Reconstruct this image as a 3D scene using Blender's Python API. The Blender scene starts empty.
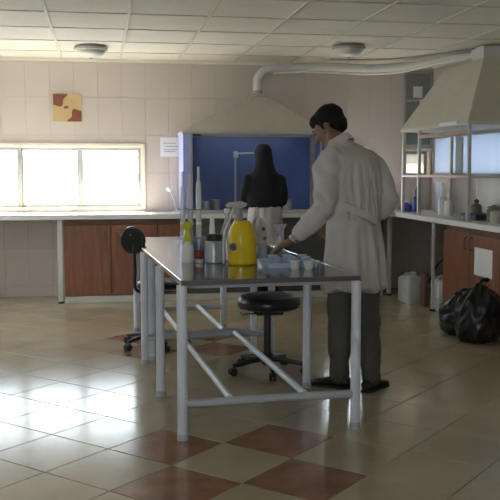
import bpy, bmesh, math, random
from mathutils import Vector, Matrix, noise
random.seed(7)
V = Vector
SC = bpy.context.scene
COL = SC.collection
PI = math.pi
R = math.radians

# ------------------------------------------------------------ camera
CAM_H, F_PX, YAW, PIT = 1.35, 870.0, R(9.8), math.atan(80 / 870)
cam = bpy.data.cameras.new('camera')
cam.sensor_width = 36.0
cam.lens = F_PX / 500 * 36.0
cam.clip_end = 200
cam_o = bpy.data.objects.new('camera', cam)
COL.objects.link(cam_o)
cam_o.location = (0, 0, CAM_H)
cam_o.rotation_euler = (PI / 2 - PIT, 0, -YAW)
SC.camera = cam_o

# ------------------------------------------------------------ sky and exposure
SC.view_settings.view_transform = 'Standard'
SC.view_settings.look = 'None'
SC.view_settings.gamma = 1.0
SC.view_settings.use_curve_mapping = False
SC.view_settings.exposure = 0.32
w = bpy.data.worlds.new('sky')
SC.world = w
w.use_nodes = True
bg = w.node_tree.nodes['Background']
bg.inputs[0].default_value = (0.86, 0.94, 1.0, 1)
bg.inputs[1].default_value = 8.0


def area(name, loc, size, rot, energy, color, portal=False):
    l = bpy.data.lights.new(name, 'AREA')
    l.shape = 'RECTANGLE'
    l.size, l.size_y = size
    l.energy = energy
    l.color = color
    if portal:
        l.cycles.is_portal = True
    o = bpy.data.objects.new(name, l)
    COL.objects.link(o)
    o.location = loc
    o.rotation_euler = rot
    return o


ROOM = dict(x0=-2.6, x1=3.75, y0=-1.6, y1=9.5, z1=2.52)
# high sun outside the back wall: it falls through the windows onto the worktop below them
sl_ = bpy.data.lights.new('sun', 'SUN')
sl_.energy = 60.0
sl_.angle = R(1.0)
sl_.color = (1.0, .93, .80)
so_ = bpy.data.objects.new('sun', sl_)
COL.objects.link(so_)
so_.location = (-4, 16, 12)
so_.rotation_euler = Vector((.20, -.70, -.70)).to_track_quat('-Z', 'Y').to_euler()
# daylight through the window of the wall behind the camera
area('daylight_rear_window', (-1.2, -1.66, 1.6), (1.7, 1.2), (PI / 2, 0, 0), 17, (0.76, 0.88, 1.0))
# portals guide sky light through the windows of the back wall
for nm, xc, sx, zc, sz in (('portal_a', -0.45, 1.8, 1.27, .66), ('portal_b', 2.705, .53, 1.28, .62)):
    area(nm, (xc, 9.62, zc), (sx, sz), (-PI / 2, 0, 0), 1, (1, 1, 1), True)

area('portal_c', (ROOM['x0'] - .1, 7.65, 1.625), (1.05, 1.3), (0, -PI / 2, 0), 1, (1, 1, 1), True)

# ------------------------------------------------------------ materials
MATS = {}


def mat(name, col, rough=.5, metal=0.0, var=.06, scale=6.0, bump=0.0, bscale=60.0, spec=.5, stretch=(1, 1, 1), rnd=0.0, **kw):
    m = bpy.data.materials.new(name)
    m.use_nodes = True
    nt = m.node_tree
    b = nt.nodes['Principled BSDF']
    b.inputs['Roughness'].default_value = rough
    b.inputs['Metallic'].default_value = metal
    b.inputs['Specular IOR Level'].default_value = spec
    geo = nt.nodes.new('ShaderNodeNewGeometry')
    mp = nt.nodes.new('ShaderNodeMapping')
    mp.inputs['Scale'].default_value = stretch
    nt.links.new(geo.outputs['Position'], mp.inputs['Vector'])
    nz = nt.nodes.new('ShaderNodeTexNoise')
    nz.inputs['Scale'].default_value = scale
    nz.inputs['Detail'].default_value = 5
    nt.links.new(mp.outputs[0], nz.inputs['Vector'])
    rp = nt.nodes.new('ShaderNodeValToRGB')
    c = V(col)
    lo, hi = c * (1 - var), c * (1 + var)
    rp.color_ramp.elements[0].position = .3
    rp.color_ramp.elements[1].position = .7
    rp.color_ramp.elements[0].color = (*[max(0, x) for x in lo], 1)
    rp.color_ramp.elements[1].color = (*[min(1, x) for x in hi], 1)
    nt.links.new(nz.outputs['Fac'], rp.inputs[0])
    out = rp.outputs[0]
    if rnd:
        oi = nt.nodes.new('ShaderNodeObjectInfo')
        mr = nt.nodes.new('ShaderNodeMapRange')
        mr.inputs['To Min'].default_value = 1 - rnd
        mr.inputs['To Max'].default_value = 1 + rnd
        nt.links.new(oi.outputs['Random'], mr.inputs['Value'])
        hs = nt.nodes.new('ShaderNodeHueSaturation')
        nt.links.new(mr.outputs[0], hs.inputs['Value'])
        nt.links.new(out, hs.inputs['Color'])
        out = hs.outputs[0]
    nt.links.new(out, b.inputs['Base Color'])
    if bump:
        n2 = nt.nodes.new('ShaderNodeTexNoise')
        n2.inputs['Scale'].default_value = bscale
        n2.inputs['Detail'].default_value = 4
        nt.links.new(mp.outputs[0], n2.inputs['Vector'])
        bp = nt.nodes.new('ShaderNodeBump')
        bp.inputs['Strength'].default_value = bump
        bp.inputs['Distance'].default_value = .01
        nt.links.new(n2.outputs['Fac'], bp.inputs['Height'])
        nt.links.new(bp.outputs[0], b.inputs['Normal'])
    for k, v in kw.items():
        b.inputs[k].default_value = v
    MATS[name] = m
    return m


def glass_mat(name, tint, rough=.03, gloss=.12, milky=0.0):
    """thin clear sheet: mostly see-through with a mirror share"""
    m = bpy.data.materials.new(name)
    m.use_nodes = True
    nt = m.node_tree
    nt.nodes.remove(nt.nodes['Principled BSDF'])
    t = nt.nodes.new('ShaderNodeBsdfTransparent')
    t.inputs[0].default_value = (*tint, 1)
    g = nt.nodes.new('ShaderNodeBsdfGlossy')
    g.inputs['Roughness'].default_value = rough
    fr = nt.nodes.new('ShaderNodeFresnel')
    fr.inputs['IOR'].default_value = 1.45
    ad = nt.nodes.new('ShaderNodeMath')
    ad.operation = 'ADD'
    ad.inputs[1].default_value = gloss
    ad.use_clamp = True
    geo = nt.nodes.new('ShaderNodeNewGeometry')      # no total reflection where the ray leaves the sheet
    om = nt.nodes.new('ShaderNodeMath')
    om.operation = 'SUBTRACT'
    om.inputs[0].default_value = 1.0
    nt.links.new(geo.outputs['Backfacing'], om.inputs[1])
    mu = nt.nodes.new('ShaderNodeMath')
    mu.operation = 'MULTIPLY'
    nt.links.new(om.outputs[0], mu.inputs[0])
    nt.links.new(fr.outputs[0], mu.inputs[1])
    nt.links.new(mu.outputs[0], ad.inputs[0])
    mx = nt.nodes.new('ShaderNodeMixShader')
    nt.links.new(ad.outputs[0], mx.inputs[0])
    nt.links.new(t.outputs[0], mx.inputs[1])
    nt.links.new(g.outputs[0], mx.inputs[2])
    res = mx.outputs[0]
    if milky:
        df = nt.nodes.new('ShaderNodeBsdfDiffuse')
        df.inputs[0].default_value = (.74, .76, .80, 1)
        m2 = nt.nodes.new('ShaderNodeMixShader')
        m2.inputs[0].default_value = milky
        nt.links.new(res, m2.inputs[1])
        nt.links.new(df.outputs[0], m2.inputs[2])
        res = m2.outputs[0]
    nt.links.new(res, nt.nodes['Material Output'].inputs[0])
    MATS[name] = m
    return m


mat('tile_cream', (.44, .37, .25), .16, var=.10, scale=3, bump=.03, bscale=25, rnd=.05)
mat('tile_brown', (.29, .15, .09), .18, var=.22, scale=7, bump=.03, bscale=25, rnd=.06)
mat('grout', (.25, .22, .18), .8)
mat('wall_tile', (.56, .495, .44), .34, var=.025, scale=2, rnd=.012)
mat('wall_grout', (.545, .485, .43), .7)
mat('plaster', (.62, .57, .50), .8)
mat('ceiling_tile', (.74, .70, .60), .85, var=.04, scale=3, bump=.25, bscale=90, rnd=.02)
mat('ceiling_bar', (.62, .585, .50), .7)
mat('frame_cream', (.74, .66, .55), .45)
mat('frame_grey', (.34, .335, .315), .45)
mat('frame_post', (.50, .48, .44), .5)
mat('counter_white', (.66, .64, .61), .35)
mat('panel_white', (.62, .61, .58), .5)
mat('wood', (.23, .090, .045), .42, var=.22, scale=4, stretch=(9, 9, .8), bump=.05)
mat('wood_dark', (.15, .075, .045), .5, var=.2, scale=4, stretch=(1, 9, 9))
mat('wood_pale', (.42, .26, .16), .5, var=.2, scale=5, stretch=(9, 1, 9))
mat('hood_blue', (.10, .15, .36), .35, var=.15, scale=3)
mat('hood_lilac', (.40, .45, .78), .4)
mat('hood_grey', (.45, .45, .43), .45)
mat('hood_cream', (.48, .43, .375), .5)
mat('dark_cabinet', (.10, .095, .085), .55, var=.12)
mat('duct_white', (.66, .64, .59), .45, var=.05)
mat('duct_grey', (.30, .29, .27), .5)
mat('canopy', (.58, .545, .45), .5, var=.04)
mat('edge_dark', (.15, .15, .14), .4, metal=.5)
mat('steel_top', (.25, .25, .245), .13, metal=.85, var=.10, scale=5)
mat('steel_edge', (.62, .62, .62), .22, metal=.9)
mat('leg_grey', (.68, .71, .78), .35, var=.06)
mat('leg_dull', (.44, .46, .49), .45, var=.08)
mat('rubber', (.02, .02, .02), .7)
mat('black_vinyl', (.014, .017, .019), .28, var=.2)
mat('black_plastic', (.02, .02, .022), .4)
mat('chrome', (.7, .7, .7), .15, metal=1)
mat('yellow', (.72, .52, .012), .34, var=.05, **{'Subsurface Weight': .0})
mat('yellow_green', (.62, .60, .03), .38)
mat('white_plastic', (.74, .73, .71), .4, var=.04)
mat('cloudy_plastic', (.62, .62, .60), .35, var=.05)
mat('dark_red', (.20, .03, .025), .4)
mat('label_blue', (.06, .08, .22), .5)
mat('beige_plastic', (.44, .42, .36), .45)
mat('cloth_white', (.60, .57, .54), .8, var=.1, scale=20)
mat('brown_red', (.16, .06, .04), .6)
mat('pale_blue', (.42, .50, .66), .4)
mat('blue_liquid', (.05, .09, .36), .3)
mat('sheet_blue', (.60, .68, .78), .25, var=.08)
mat('paper', (.80, .79, .78), .8, var=.02)
mat('ink', (.32, .32, .33), .8)
mat('coat_white', (.54, .505, .48), .85, var=.05, scale=9, bump=.2, bscale=130)
mat('trousers', (.085, .08, .07), .85, var=.15)
mat('shoe', (.015, .014, .014), .35)
mat('skin', (.22, .12, .075), .5, var=.08)
mat('hair', (.007, .006, .005), .7, var=.3, scale=60, spec=.25)
mat('black_cloth', (.009, .009, .011), .9, var=.2)
mat('bag_black', (.012, .012, .014), .36, var=.2, bump=.25, bscale=14)
mat('terracotta_art', (.20, .062, .035), .6, var=.1)
mat('cream_art', (.56, .40, .20), .6, var=.06)
mat('lamp_bowl', (.64, .61, .54), .3)
mat('lamp_rim', (.34, .32, .29), .35)
mat('green_pane', (.20, .215, .195), .3, var=.08)
mat('pot_green', (.16, .17, .10), .6)
mat('stone', (.3, .29, .27), .6)
glass_mat('window_glass', (.97, .99, 1.0), .02, .02)
glass_mat('lab_glass', (.84, .87, .88), .06, .13)
glass_mat('lab_glass_white', (.84, .86, .88), .12, .06, .30)
glass_mat('burette_glass', (.90, .92, .94), .12, .10, .62)
fg = mat('frosted_glass', (.30, .36, .46), .35, var=.1, scale=2)
tr = fg.node_tree.nodes.new('ShaderNodeBsdfTranslucent')
tr.inputs[0].default_value = (.19, .21, .235, 1)
ads = fg.node_tree.nodes.new('ShaderNodeAddShader')
fg.node_tree.links.new(fg.node_tree.nodes['Principled BSDF'].outputs[0], ads.inputs[0])
fg.node_tree.links.new(tr.outputs[0], ads.inputs[1])
fg.node_tree.links.new(ads.outputs[0], fg.node_tree.nodes['Material Output'].inputs[0])
fw_ = fg.copy()
fw_.name = 'frosted_warm'
for n_ in fw_.node_tree.nodes:
    if n_.type == 'BSDF_TRANSLUCENT':
        n_.inputs[0].default_value = (.25, .235, .20, 1)
MATS['frosted_warm'] = fw_
M = MATS

# ------------------------------------------------------------ mesh helpers
OFF = {}


def nb():
    return bmesh.new()


def box(bm, x0, x1, y0, y1, z0, z1, bev=0.0, seg=1):
    r = bmesh.ops.create_cube(bm, size=1.0)
    vs = r['verts']
    for v in vs:
        v.co = V((x0 + (v.co.x + .5) * (x1 - x0), y0 + (v.co.y + .5) * (y1 - y0), z0 + (v.co.z + .5) * (z1 - z0)))
    if bev:
        es = {e for v in vs for e in v.link_edges}
        bmesh.ops.bevel(bm, geom=list(es), offset=bev, segments=seg, affect='EDGES', profile=.5)
    return bm


def loft(bm, rings, cap=True, close=False):
    rv = [[bm.verts.new(p) for p in r] for r in rings]
    n = len(rings[0])
    pairs = list(zip(rv[:-1], rv[1:]))
    if close:
        pairs.append((rv[-1], rv[0]))
    for a, b in pairs:
        for i in range(n):
            j = (i + 1) % n
            bm.faces.new((a[i], a[j], b[j], b[i]))
    if cap and not close:
        bm.faces.new(list(reversed(rv[0])))
        bm.faces.new(rv[-1])
    return bm


def frame_of(d, ref=None):
    d = V(d).normalized()
    up = ref if ref is not None else (V((0, 0, 1)) if abs(d.z) < .9 else V((1, 0, 0)))
    x = up.cross(d)
    if x.length < 1e-5:
        x = V((1, 0, 0)).cross(d)
    x.normalize()
    return x, d.cross(x)


def spline(pts, n=6):
    pts = [V(p) for p in pts]
    out = []
    for i in range(len(pts) - 1):
        p0, p1, p2, p3 = pts[max(i - 1, 0)], pts[i], pts[i + 1], pts[min(i + 2, len(pts) - 1)]
        for k in range(n):
            t = k / n
            out.append(.5 * ((2 * p1) + (p2 - p0) * t + (2 * p0 - 5 * p1 + 4 * p2 - p3) * t * t + (3 * p1 - p0 - 3 * p2 + p3) * t ** 3))
    out.append(pts[-1])
    return out


def tube(bm, pts, r, seg=12, flat=1.0):
    pts = [V(p) for p in pts]
    n = len(pts)
    rs = r if isinstance(r, (list, tuple)) else [r] * n
    rings = []
    px = None
    for i, p in enumerate(pts):
        d = (pts[min(i + 1, n - 1)] - pts[max(i - 1, 0)]).normalized()
        if px is None:
            x, y = frame_of(d)
        else:
            x = (px - d * px.dot(d)).normalized()
            y = d.cross(x)
        px = x
        rings.append([p + (x * math.cos(a) + y * math.sin(a) * flat) * rs[i] for a in [2 * PI * k / seg for k in range(seg)]])
    return loft(bm, rings)


def lathe(bm, prof, o=(0, 0, 0), seg=24, sx=1.0, sy=1.0):
    o = V(o)
    rings = [[o + V((max(r, 1e-4) * math.cos(a) * sx, max(r, 1e-4) * math.sin(a) * sy, z)) for a in [2 * PI * k / seg for k in range(seg)]] for r, z in prof]
    return loft(bm, rings)


def prism(bm, poly, axis, a, b):
    """extrude a 2-D polygon along axis from a to b"""
    def mk(p, t):
        if axis == 'y':
            return V((p[0], t, p[1]))
        if axis == 'x':
            return V((t, p[0], p[1]))
        return V((p[0], p[1], t))
    loft(bm, [[mk(p, a) for p in poly], [mk(p, b) for p in poly]])
    bmesh.ops.recalc_face_normals(bm, faces=bm.faces)
    return bm


def ellip(bm, c, r, rot=None, u=16, v=10):
    mtx = Matrix.Translation(V(c)) @ (rot.to_4x4() if rot is not None else Matrix.Identity(4)) @ Matrix.Diagonal((r[0], r[1], r[2], 1))
    bmesh.ops.create_uvsphere(bm, u_segments=u, v_segments=v, radius=1.0, matrix=mtx)
    return bm


def finish(bm, name, material, smooth=35):
    bmesh.ops.recalc_face_normals(bm, faces=bm.faces)
    me = bpy.data.meshes.new(name)
    bm.to_mesh(me)
    bm.free()
    me.materials.append(M[material] if isinstance(material, str) else material)
    if smooth:
        me.shade_smooth()
        me.set_sharp_from_angle(angle=R(smooth))
    return me


def tag(o, label=None, cat=None, group=None, kind=None):
    if label:
        o['label'] = label
    if cat:
        o['category'] = cat
    if group:
        o['group'] = group
    if kind:
        o['kind'] = kind
    return o


def link(name, me, parent=None):
    o = bpy.data.objects.new(name, me)
    COL.objects.link(o)
    if parent is not None:
        o.parent = parent
    return o


def obj(name, bm, material, parent=None, smooth=35, label=None):
    """geometry is given in world space; children are shifted to the root's base"""
    off = OFF.get(parent.name, V((0, 0, 0))) if parent is not None else V((0, 0, 0))
    if off.length:
        bmesh.ops.translate(bm, vec=-off, verts=bm.verts)
    o = link(name, finish(bm, name, material, smooth), parent)
    OFF[o.name] = off
    if label:
        o['label'] = label
    return o


def solid(name, bm, material, base, label, cat, group=None, smooth=35):
    """a thing that is one mesh; its origin is moved to base"""
    base = V(base)
    bmesh.ops.translate(bm, vec=-base, verts=bm.verts)
    o = link(name, finish(bm, name, material, smooth))
    o.location = base
    OFF[o.name] = base
    return tag(o, label, cat, group)


def thing(name, base, label, cat, group=None):
    o = link(name, None)
    o.location = base
    o.empty_display_size = .1
    OFF[o.name] = V(base)
    return tag(o, label, cat, group)


def fuse(bm, voxel, iters=3, disp=None, name='tmp'):
    """merge overlapping closed shapes into one continuous surface"""
    bmesh.ops.recalc_face_normals(bm, faces=bm.faces)
    me = bpy.data.meshes.new(name)
    bm.to_mesh(me)
    bm.free()
    o = bpy.data.objects.new(name, me)
    COL.objects.link(o)
    md = o.modifiers.new('r', 'REMESH')
    md.mode = 'VOXEL'
    md.voxel_size = voxel
    dg = bpy.context.evaluated_depsgraph_get()
    ev = o.evaluated_get(dg)
    out = bmesh.new()
    out.from_mesh(ev.to_mesh())
    ev.to_mesh_clear()
    bpy.data.objects.remove(o)
    bpy.data.meshes.remove(me)
    for _ in range(iters):
        bmesh.ops.smooth_vert(out, verts=out.verts, factor=.5, use_axis_x=True, use_axis_y=True, use_axis_z=True)
    if disp:
        out.normal_update()
        mv = [(v, v.normal * disp(v.co, v.normal)) for v in out.verts]
        for v, d in mv:
            v.co += d
    return out


# ------------------------------------------------------------ the setting
def struct(name, bm, material, parent=None, smooth=0):
    o = obj(name, bm, material, parent, smooth)
    if parent is None:
        o['kind'] = 'structure'
    return o


X0, X1, Y0, Y1, Z1 = ROOM['x0'], ROOM['x1'], ROOM['y0'], ROOM['y1'], ROOM['z1']
floor = struct('floor', box(nb(), X0 - .2, X1 + .2, Y0 - .2, Y1 + .2, -.12, -.006), 'grout')


def clip_poly(poly, x0, x1, y0, y1):
    for ax, lim, sgn in ((0, x0, 1), (0, x1, -1), (1, y0, 1), (1, y1, -1)):
        out = []
        for i in range(len(poly)):
            a, b = poly[i - 1], poly[i]
            da, db = (a[ax] - lim) * sgn, (b[ax] - lim) * sgn
            if da >= 0:
                if db < 0:
                    t = da / (da - db)
                    out.append((a[0] + (b[0] - a[0]) * t, a[1] + (b[1] - a[1]) * t))
                else:
                    pass
            elif db >= 0:
                t = da / (da - db)
                out.append((a[0] + (b[0] - a[0]) * t, a[1] + (b[1] - a[1]) * t))
            if db >= 0:
                out.append(b)
        poly = out
        if len(poly) < 3:
            return []
    return poly


def slab_poly(bm, poly, z0, z1, ch=.002):
    cx = sum(p[0] for p in poly) / len(poly)
    cy = sum(p[1] for p in poly) / len(poly)
    ins = []
    for p in poly:
        d = math.hypot(p[0] - cx, p[1] - cy)
        k = 1 - ch * 1.4 / max(d, .01)
        ins.append((cx + (p[0] - cx) * k, cy + (p[1] - cy) * k))
    loft(bm, [[V((p[0], p[1], z0)) for p in poly], [V((p[0], p[1], z1 - ch)) for p in poly], [V((p[0], p[1], z1)) for p in ins]])


def proj(p):
    d = V(p) - V((0, 0, CAM_H))
    fw = V((math.sin(YAW) * math.cos(PIT), math.cos(YAW) * math.cos(PIT), -math.sin(PIT)))
    rt = V((math.cos(YAW), -math.sin(YAW), 0))
    up = rt.cross(fw)
    z = d.dot(fw)
    return (250 + F_PX * d.dot(rt) / z, 250 - F_PX * d.dot(up) / z, z)


# floor tiles, laid diagonally; a brown chequer of pairs among the cream ones
HD = .283                     # half the diagonal of a 0.40 m tile
TC = (.305, 4.18)
GAPH = HD - .0028
sq = [(GAPH, 0), (0, GAPH), (-GAPH, 0), (0, -GAPH)]
tile_me = {}
for nm in ('tile_cream', 'tile_brown'):
    b = nb()
    slab_poly(b, sq, -.006, 0)
    tile_me[nm] = finish(b, 'floor_tile', nm, 0)
rest = nb()
single = []
for i in range(-40, 41):
    for j in range(-40, 41):
        if (i + j) % 2:
            continue
        cx, cy = TC[0] + i * HD, TC[1] + j * HD
        if not (X0 - .3 < cx < X1 + .3 and Y0 - .3 < cy < Y1 + .3):
            continue
        brown = i % 2 == 0 and i in (0, 2) and j % 2 == 0 and (j // 2) % 5 in (0, 4)
        whole = X0 + HD < cx < X1 - HD and Y0 + HD < cy < Y1 - HD
        poly = sq if whole else clip_poly([(cx + p[0], cy + p[1]) for p in sq], X0, X1, Y0, Y1)
        if len(poly) < 3:
            continue
        x, y, z = proj((cx, cy, 0))
        if z > .5 and -50 < x < 550 and y < 540 and cy > 2.5:
            nm = 'tile_brown' if brown else 'tile_cream'
            if whole:
                o = link('floor_tile', tile_me[nm], floor)
                o.location = (cx, cy, 0)
            else:
                b = nb()
                slab_poly(b, poly, -.006, 0)
                o = obj('floor_tile', b, nm, floor, 0)
            single.append(o)
        else:
            if whole:
                poly = [(cx + p[0], cy + p[1]) for p in sq]
            slab_poly(rest, poly, -.006, 0)
o = obj('floor_tile', rest, 'tile_cream', floor, 0)
o['kind'] = 'stuff'
print('floor tiles single', len(single))

# walls with openings
WIN1 = (-1.50, .46, .94, 1.60)
WIN2 = (2.44, 2.97, .96, 1.60)
WIN3 = (3.42, 3.72, 1.27, 1.575)


def cut(rects, hole):
    out = []
    hx0, hx1, hz0, hz1 = hole
    for x0, x1, z0, z1 in rects:
        if hx0 >= x1 or hx1 <= x0 or hz0 >= z1 or hz1 <= z0:
            out.append((x0, x1, z0, z1))
            continue
        if x0 < hx0:
            out.append((x0, hx0, z0, z1))
        if hx1 < x1:
            out.append((hx1, x1, z0, z1))
        mx0, mx1 = max(x0, hx0), min(x1, hx1)
        if z0 < hz0:
            out.append((mx0, mx1, z0, hz0))
        if hz1 < z1:
            out.append((mx0, mx1, hz1, z1))
    return out


TW, TH, ZT0 = .25, .40, .12
back_holes = [WIN1, WIN2, WIN3]
rs = [(X0 - .2, X1 + .2, -.1, Z1 + .1)]
for h in back_holes:
    rs = cut(rs, h)
b = nb()
for x0, x1, z0, z1 in rs:
    box(b, x0, x1, Y1 + .006, Y1 + .22, z0, z1)
wall_back = struct('wall_back', b, 'wall_grout')
wt_cache = {}


def wall_tile(u0, u1, z0, z1, plane, parent):
    g = .0009
    key = (round(u1 - u0, 3), round(z1 - z0, 3), plane)
    if key not in wt_cache:
        wu, wz = (u1 - u0) / 2 - g, (z1 - z0) / 2 - g
        b = nb()
        c = .0012
        if plane == 'back':
            loft(b, [[V((sx * (wu - k), y, sz * (wz - k))) for sx, sz in ((-1, -1), (1, -1), (1, 1), (-1, 1))] for y, k in ((.006, 0), (.002, 0), (0, c))])
        else:
            loft(b, [[V((x, sx * (wu - k), sz * (wz - k))) for sx, sz in ((-1, -1), (1, -1), (1, 1), (-1, 1))] for x, k in ((.006, 0), (.002, 0), (0, c))])
        wt_cache[key] = finish(b, 'wall_tile', 'wall_tile', 0)
    o = link('wall_tile', wt_cache[key], parent)
    o.location = ((u0 + u1) / 2, Y1, (z0 + z1) / 2) if plane == 'back' else (X1, (u0 + u1) / 2, (z0 + z1) / 2)
    return o


def tile_wall(u_lo, u_hi, u_start, parent, plane, holes):
    u = u_start
    while u < u_hi - .01:
        z = ZT0 - TH
        while z < Z1 - .01:
            rr = [(max(u, u_lo), min(u + TW, u_hi), max(z, 0), min(z + TH, Z1))]
            for h in holes:
                rr = cut(rr, h)
            for q in rr:
                if q[1] - q[0] > .012 and q[3] - q[2] > .012:
                    wall_tile(*q, plane, parent)
            z += TH
        u += TW


tile_wall(-1.75, X1, -1.75, wall_back, 'back', back_holes)
WIN6 = (6.55, 9.47, 1.285, 1.735)
b = nb()
for q in cut([(Y0 - .2, Y1 + .005, -.1, Z1 + .1)], WIN6):
    box(b, X1 + .006, X1 + .22, q[0], q[1], q[2], q[3])
wall_right = struct('wall_right', b, 'wall_grout')
tile_wall(5.5, Y1, 5.5, wall_right, 'right', [WIN6])
b = nb()
for q in cut([WIN6], (WIN6[0] + .03, WIN6[1] - .03, WIN6[2] + .03, WIN6[3] - .03)):
    box(b, X1 - .004, X1 + .05, q[0], q[1], q[2], q[3], .003)
w6 = struct('window_5', b, 'frame_grey')
for y in (7.42, 8.74):
    obj('mullion', box(nb(), X1 - .004, X1 + .045, y - .08, y + .08, WIN6[2] + .03, WIN6[3] - .03, .003), 'frame_grey', w6)
for y0_, y1_ in ((WIN6[0] + .03, 7.34), (7.50, 8.66), (8.82, WIN6[1] - .03)):
    obj('pane', box(nb(), X1 + .012, X1 + .020, y0_, y1_, WIN6[2] + .03, WIN6[3] - .03), 'frosted_glass', w6, 0, 'frosted bluish pane')
# left wall and front wall, out of view
b = nb()
for y0, y1, z0, z1 in cut([(Y0 - .2, Y1 + .005, -.1, Z1 + .1)], (7.0, 8.3, 1.1, 2.15)):
    box(b, X0 - .22, X0, y0, y1, z0, z1)
struct('wall_left', b, 'plaster')
b = nb()
for x0, x1, z0, z1 in cut([(X0, X1, -.1, Z1 + .1)], (-2.05, -.35, 1.0, 2.2)):
    box(b, x0, x1, Y0 - .2, Y0, z0, z1)
struct('wall_front', b, 'plaster')

# ceiling: slab, panels, grid
ceiling = struct('ceiling', box(nb(), X0 - .2, X1 + .2, Y0 - .2, Y1 + .2, Z1 + .012, Z1 + .2), 'ceiling_bar')
CX, CY = .61, .73
gx = [-.37 + CX * k for k in range(-4, 8)]
gy = [8.93 - CY * k for k in range(0, 15)]
xs = [X0] + [x for x in gx if X0 + .05 < x < X1 - .05] + [X1]
ys = [Y1] + gy[:4] + [y for y in gy[4:] if y > Y0 + .05] + [Y0]
ctc = {}
crest = nb()
for i in range(len(xs) - 1):
    for j in range(len(ys) - 1):
        wx, wy = xs[i + 1] - xs[i] - .016, ys[j] - ys[j + 1] - .016
        c = ((xs[i] + xs[i + 1]) / 2, (ys[j] + ys[j + 1]) / 2, Z1)
        if c[1] > 5.0:
            k = (round(wx, 3), round(wy, 3))
            if k not in ctc:
                ctc[k] = finish(box(nb(), -wx / 2, wx / 2, -wy / 2, wy / 2, .001, .012, .002), 'ceiling_panel', 'ceiling_tile', 0)
            o = link('ceiling_panel', ctc[k], ceiling)
            o.location = c
        else:
            box(crest, c[0] - wx / 2, c[0] + wx / 2, c[1] - wy / 2, c[1] + wy / 2, Z1 + .001, Z1 + .012)
o = obj('ceiling_panel', crest, 'ceiling_tile', ceiling, 0)
o['kind'] = 'stuff'
for x in xs[1:-1]:
    obj('grid_bar', box(nb(), x - .012, x + .012, Y0, Y1, Z1 - .006, Z1 + .006), 'ceiling_bar', ceiling, 0)
for y in ys[1:-1]:
    obj('grid_bar', box(nb(), X0, X1, y - .012, y + .012, Z1 - .0055, Z1 + .0055), 'ceiling_bar', ceiling, 0)
b = box(nb(), X0, X1, Y1 - .03, Y1, Z1 - .03, Z1)
tag(obj('trim_1', b, 'ceiling_tile', None, 0), kind='structure')
b = box(nb(), X1 - .03, X1, Y0, Y1 - .03, Z1 - .03, Z1)
tag(obj('trim_2', b, 'ceiling_tile', None, 0), kind='structure')


# windows
def window(name, x0, x1, z0, z1, splits, fr=.035, fm='frame_cream', sashm='frame_grey', y=None, glass='window_glass'):
    y = Y1 if y is None else y
    b = nb()
    for q in cut([(x0 - fr, x1 + fr, z0 - fr * .2, z1 + fr)], (x0, x1, z0, z1)):
        box(b, q[0], q[1], y - .014, y, q[2], q[3], .003)
    for q in cut([(x0, x1, z0, z1)], (x0 + .012, x1 - .012, z0 + .012, z1 - .012)):
        box(b, q[0], q[1], y, y + .2, q[2], q[3])
    wo = struct(name, b, fm)
    ed = [x0 + .012] + splits + [x1 - .012]
    for k in range(len(ed) - 1):
        a, c = ed[k], ed[k + 1]
        yy = y + .05 + .03 * (k % 2)
        s = nb()
        sw = .032
        for q in cut([(a - (.012 if k else 0), c + (.012 if k < len(ed) - 2 else 0), z0 + .012, z1 - .012)], (a + sw, c - sw, z0 + .012 + sw, z1 - .012 - sw)):
            box(s, q[0], q[1], yy, yy + .028, q[2], q[3], .002)
        so = obj('sash', s, sashm, wo)
        obj('pane', box(nb(), a + sw - .004, c - sw + .004, yy + .012, yy + .016, z0 + sw + .008, z1 - sw - .008), glass, so, 0)
    return wo


w1 = window('window_1', *WIN1, [-.825, -.197])
obj('latch', box(nb(), .405, .418, 9.53, 9.552, 1.22, 1.32, .003), 'white_plastic', w1)
window('window_2', *WIN2, [2.70], fr=.022)
w3 = window('window_3', *WIN3, [], fr=.02, glass='frosted_warm')
# opaque grey-green panes above the small window in the corner
b = nb()
for q in cut(cut([(3.40, 3.74, 1.597, 2.46)], (3.425, 3.715, 1.64, 2.12)), (3.425, 3.715, 2.15, 2.435)):
    box(b, q[0], q[1], Y1 - .022, Y1, q[2], q[3], .003)
obj('upper_frame', b, 'frame_grey', w3)
obj('pane', box(nb(), 3.42, 3.72, Y1 - .008, Y1 - .002, 1.635, 2.125), 'green_pane', w3, 0, 'grey-green opaque pane')
obj('pane', box(nb(), 3.42, 3.72, Y1 - .008, Y1 - .002, 2.145, 2.44), 'green_pane', w3, 0, 'grey-green opaque pane')
# windows out of view: sash frames
b = nb()
for x in (-2.02, -1.2, -.38):
    box(b, x - .03, x + .03, Y0 - .16, Y0 - .12, 1.0, 2.2)
struct('window_4', b, 'frame_grey')
b = nb()
for y in (7.03, 7.65, 8.27):
    box(b, X0 - .16, X0 - .12, y - .03, y + .03, 1.1, 2.15)
struct('window_6', b, 'frame_grey')

# ------------------------------------------------------------ worktops and cabinets
YC, XC, ZC = 8.90, 3.12, .90        # front of back worktop, front of right worktop, their height
b = nb()
poly = [(-1.9, YC), (XC, YC), (XC, 4.9), (X1 - .002, 4.9), (X1 - .002, Y1 - .016), (-1.9, Y1 - .016)]
prism(b, poly, 'z', ZC - .042, ZC)
wt = solid('worktop', b, 'counter_white', (0, 9.2, ZC - .042), 'long white L-shaped worktop along back and right walls', 'worktop')
bmx = nb()
prism(bmx, [(-1.9, YC - .004), (XC, YC - .004), (XC, YC + .006), (-1.9, YC + .006)], 'z', ZC - .046, ZC - .004)
obj('edge_strip', bmx, 'paper', wt)
obj('edge_strip', box(nb(), XC - .006, XC + .006, 4.9, YC - .005, ZC - .046, ZC - .004), 'paper', wt)


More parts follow.
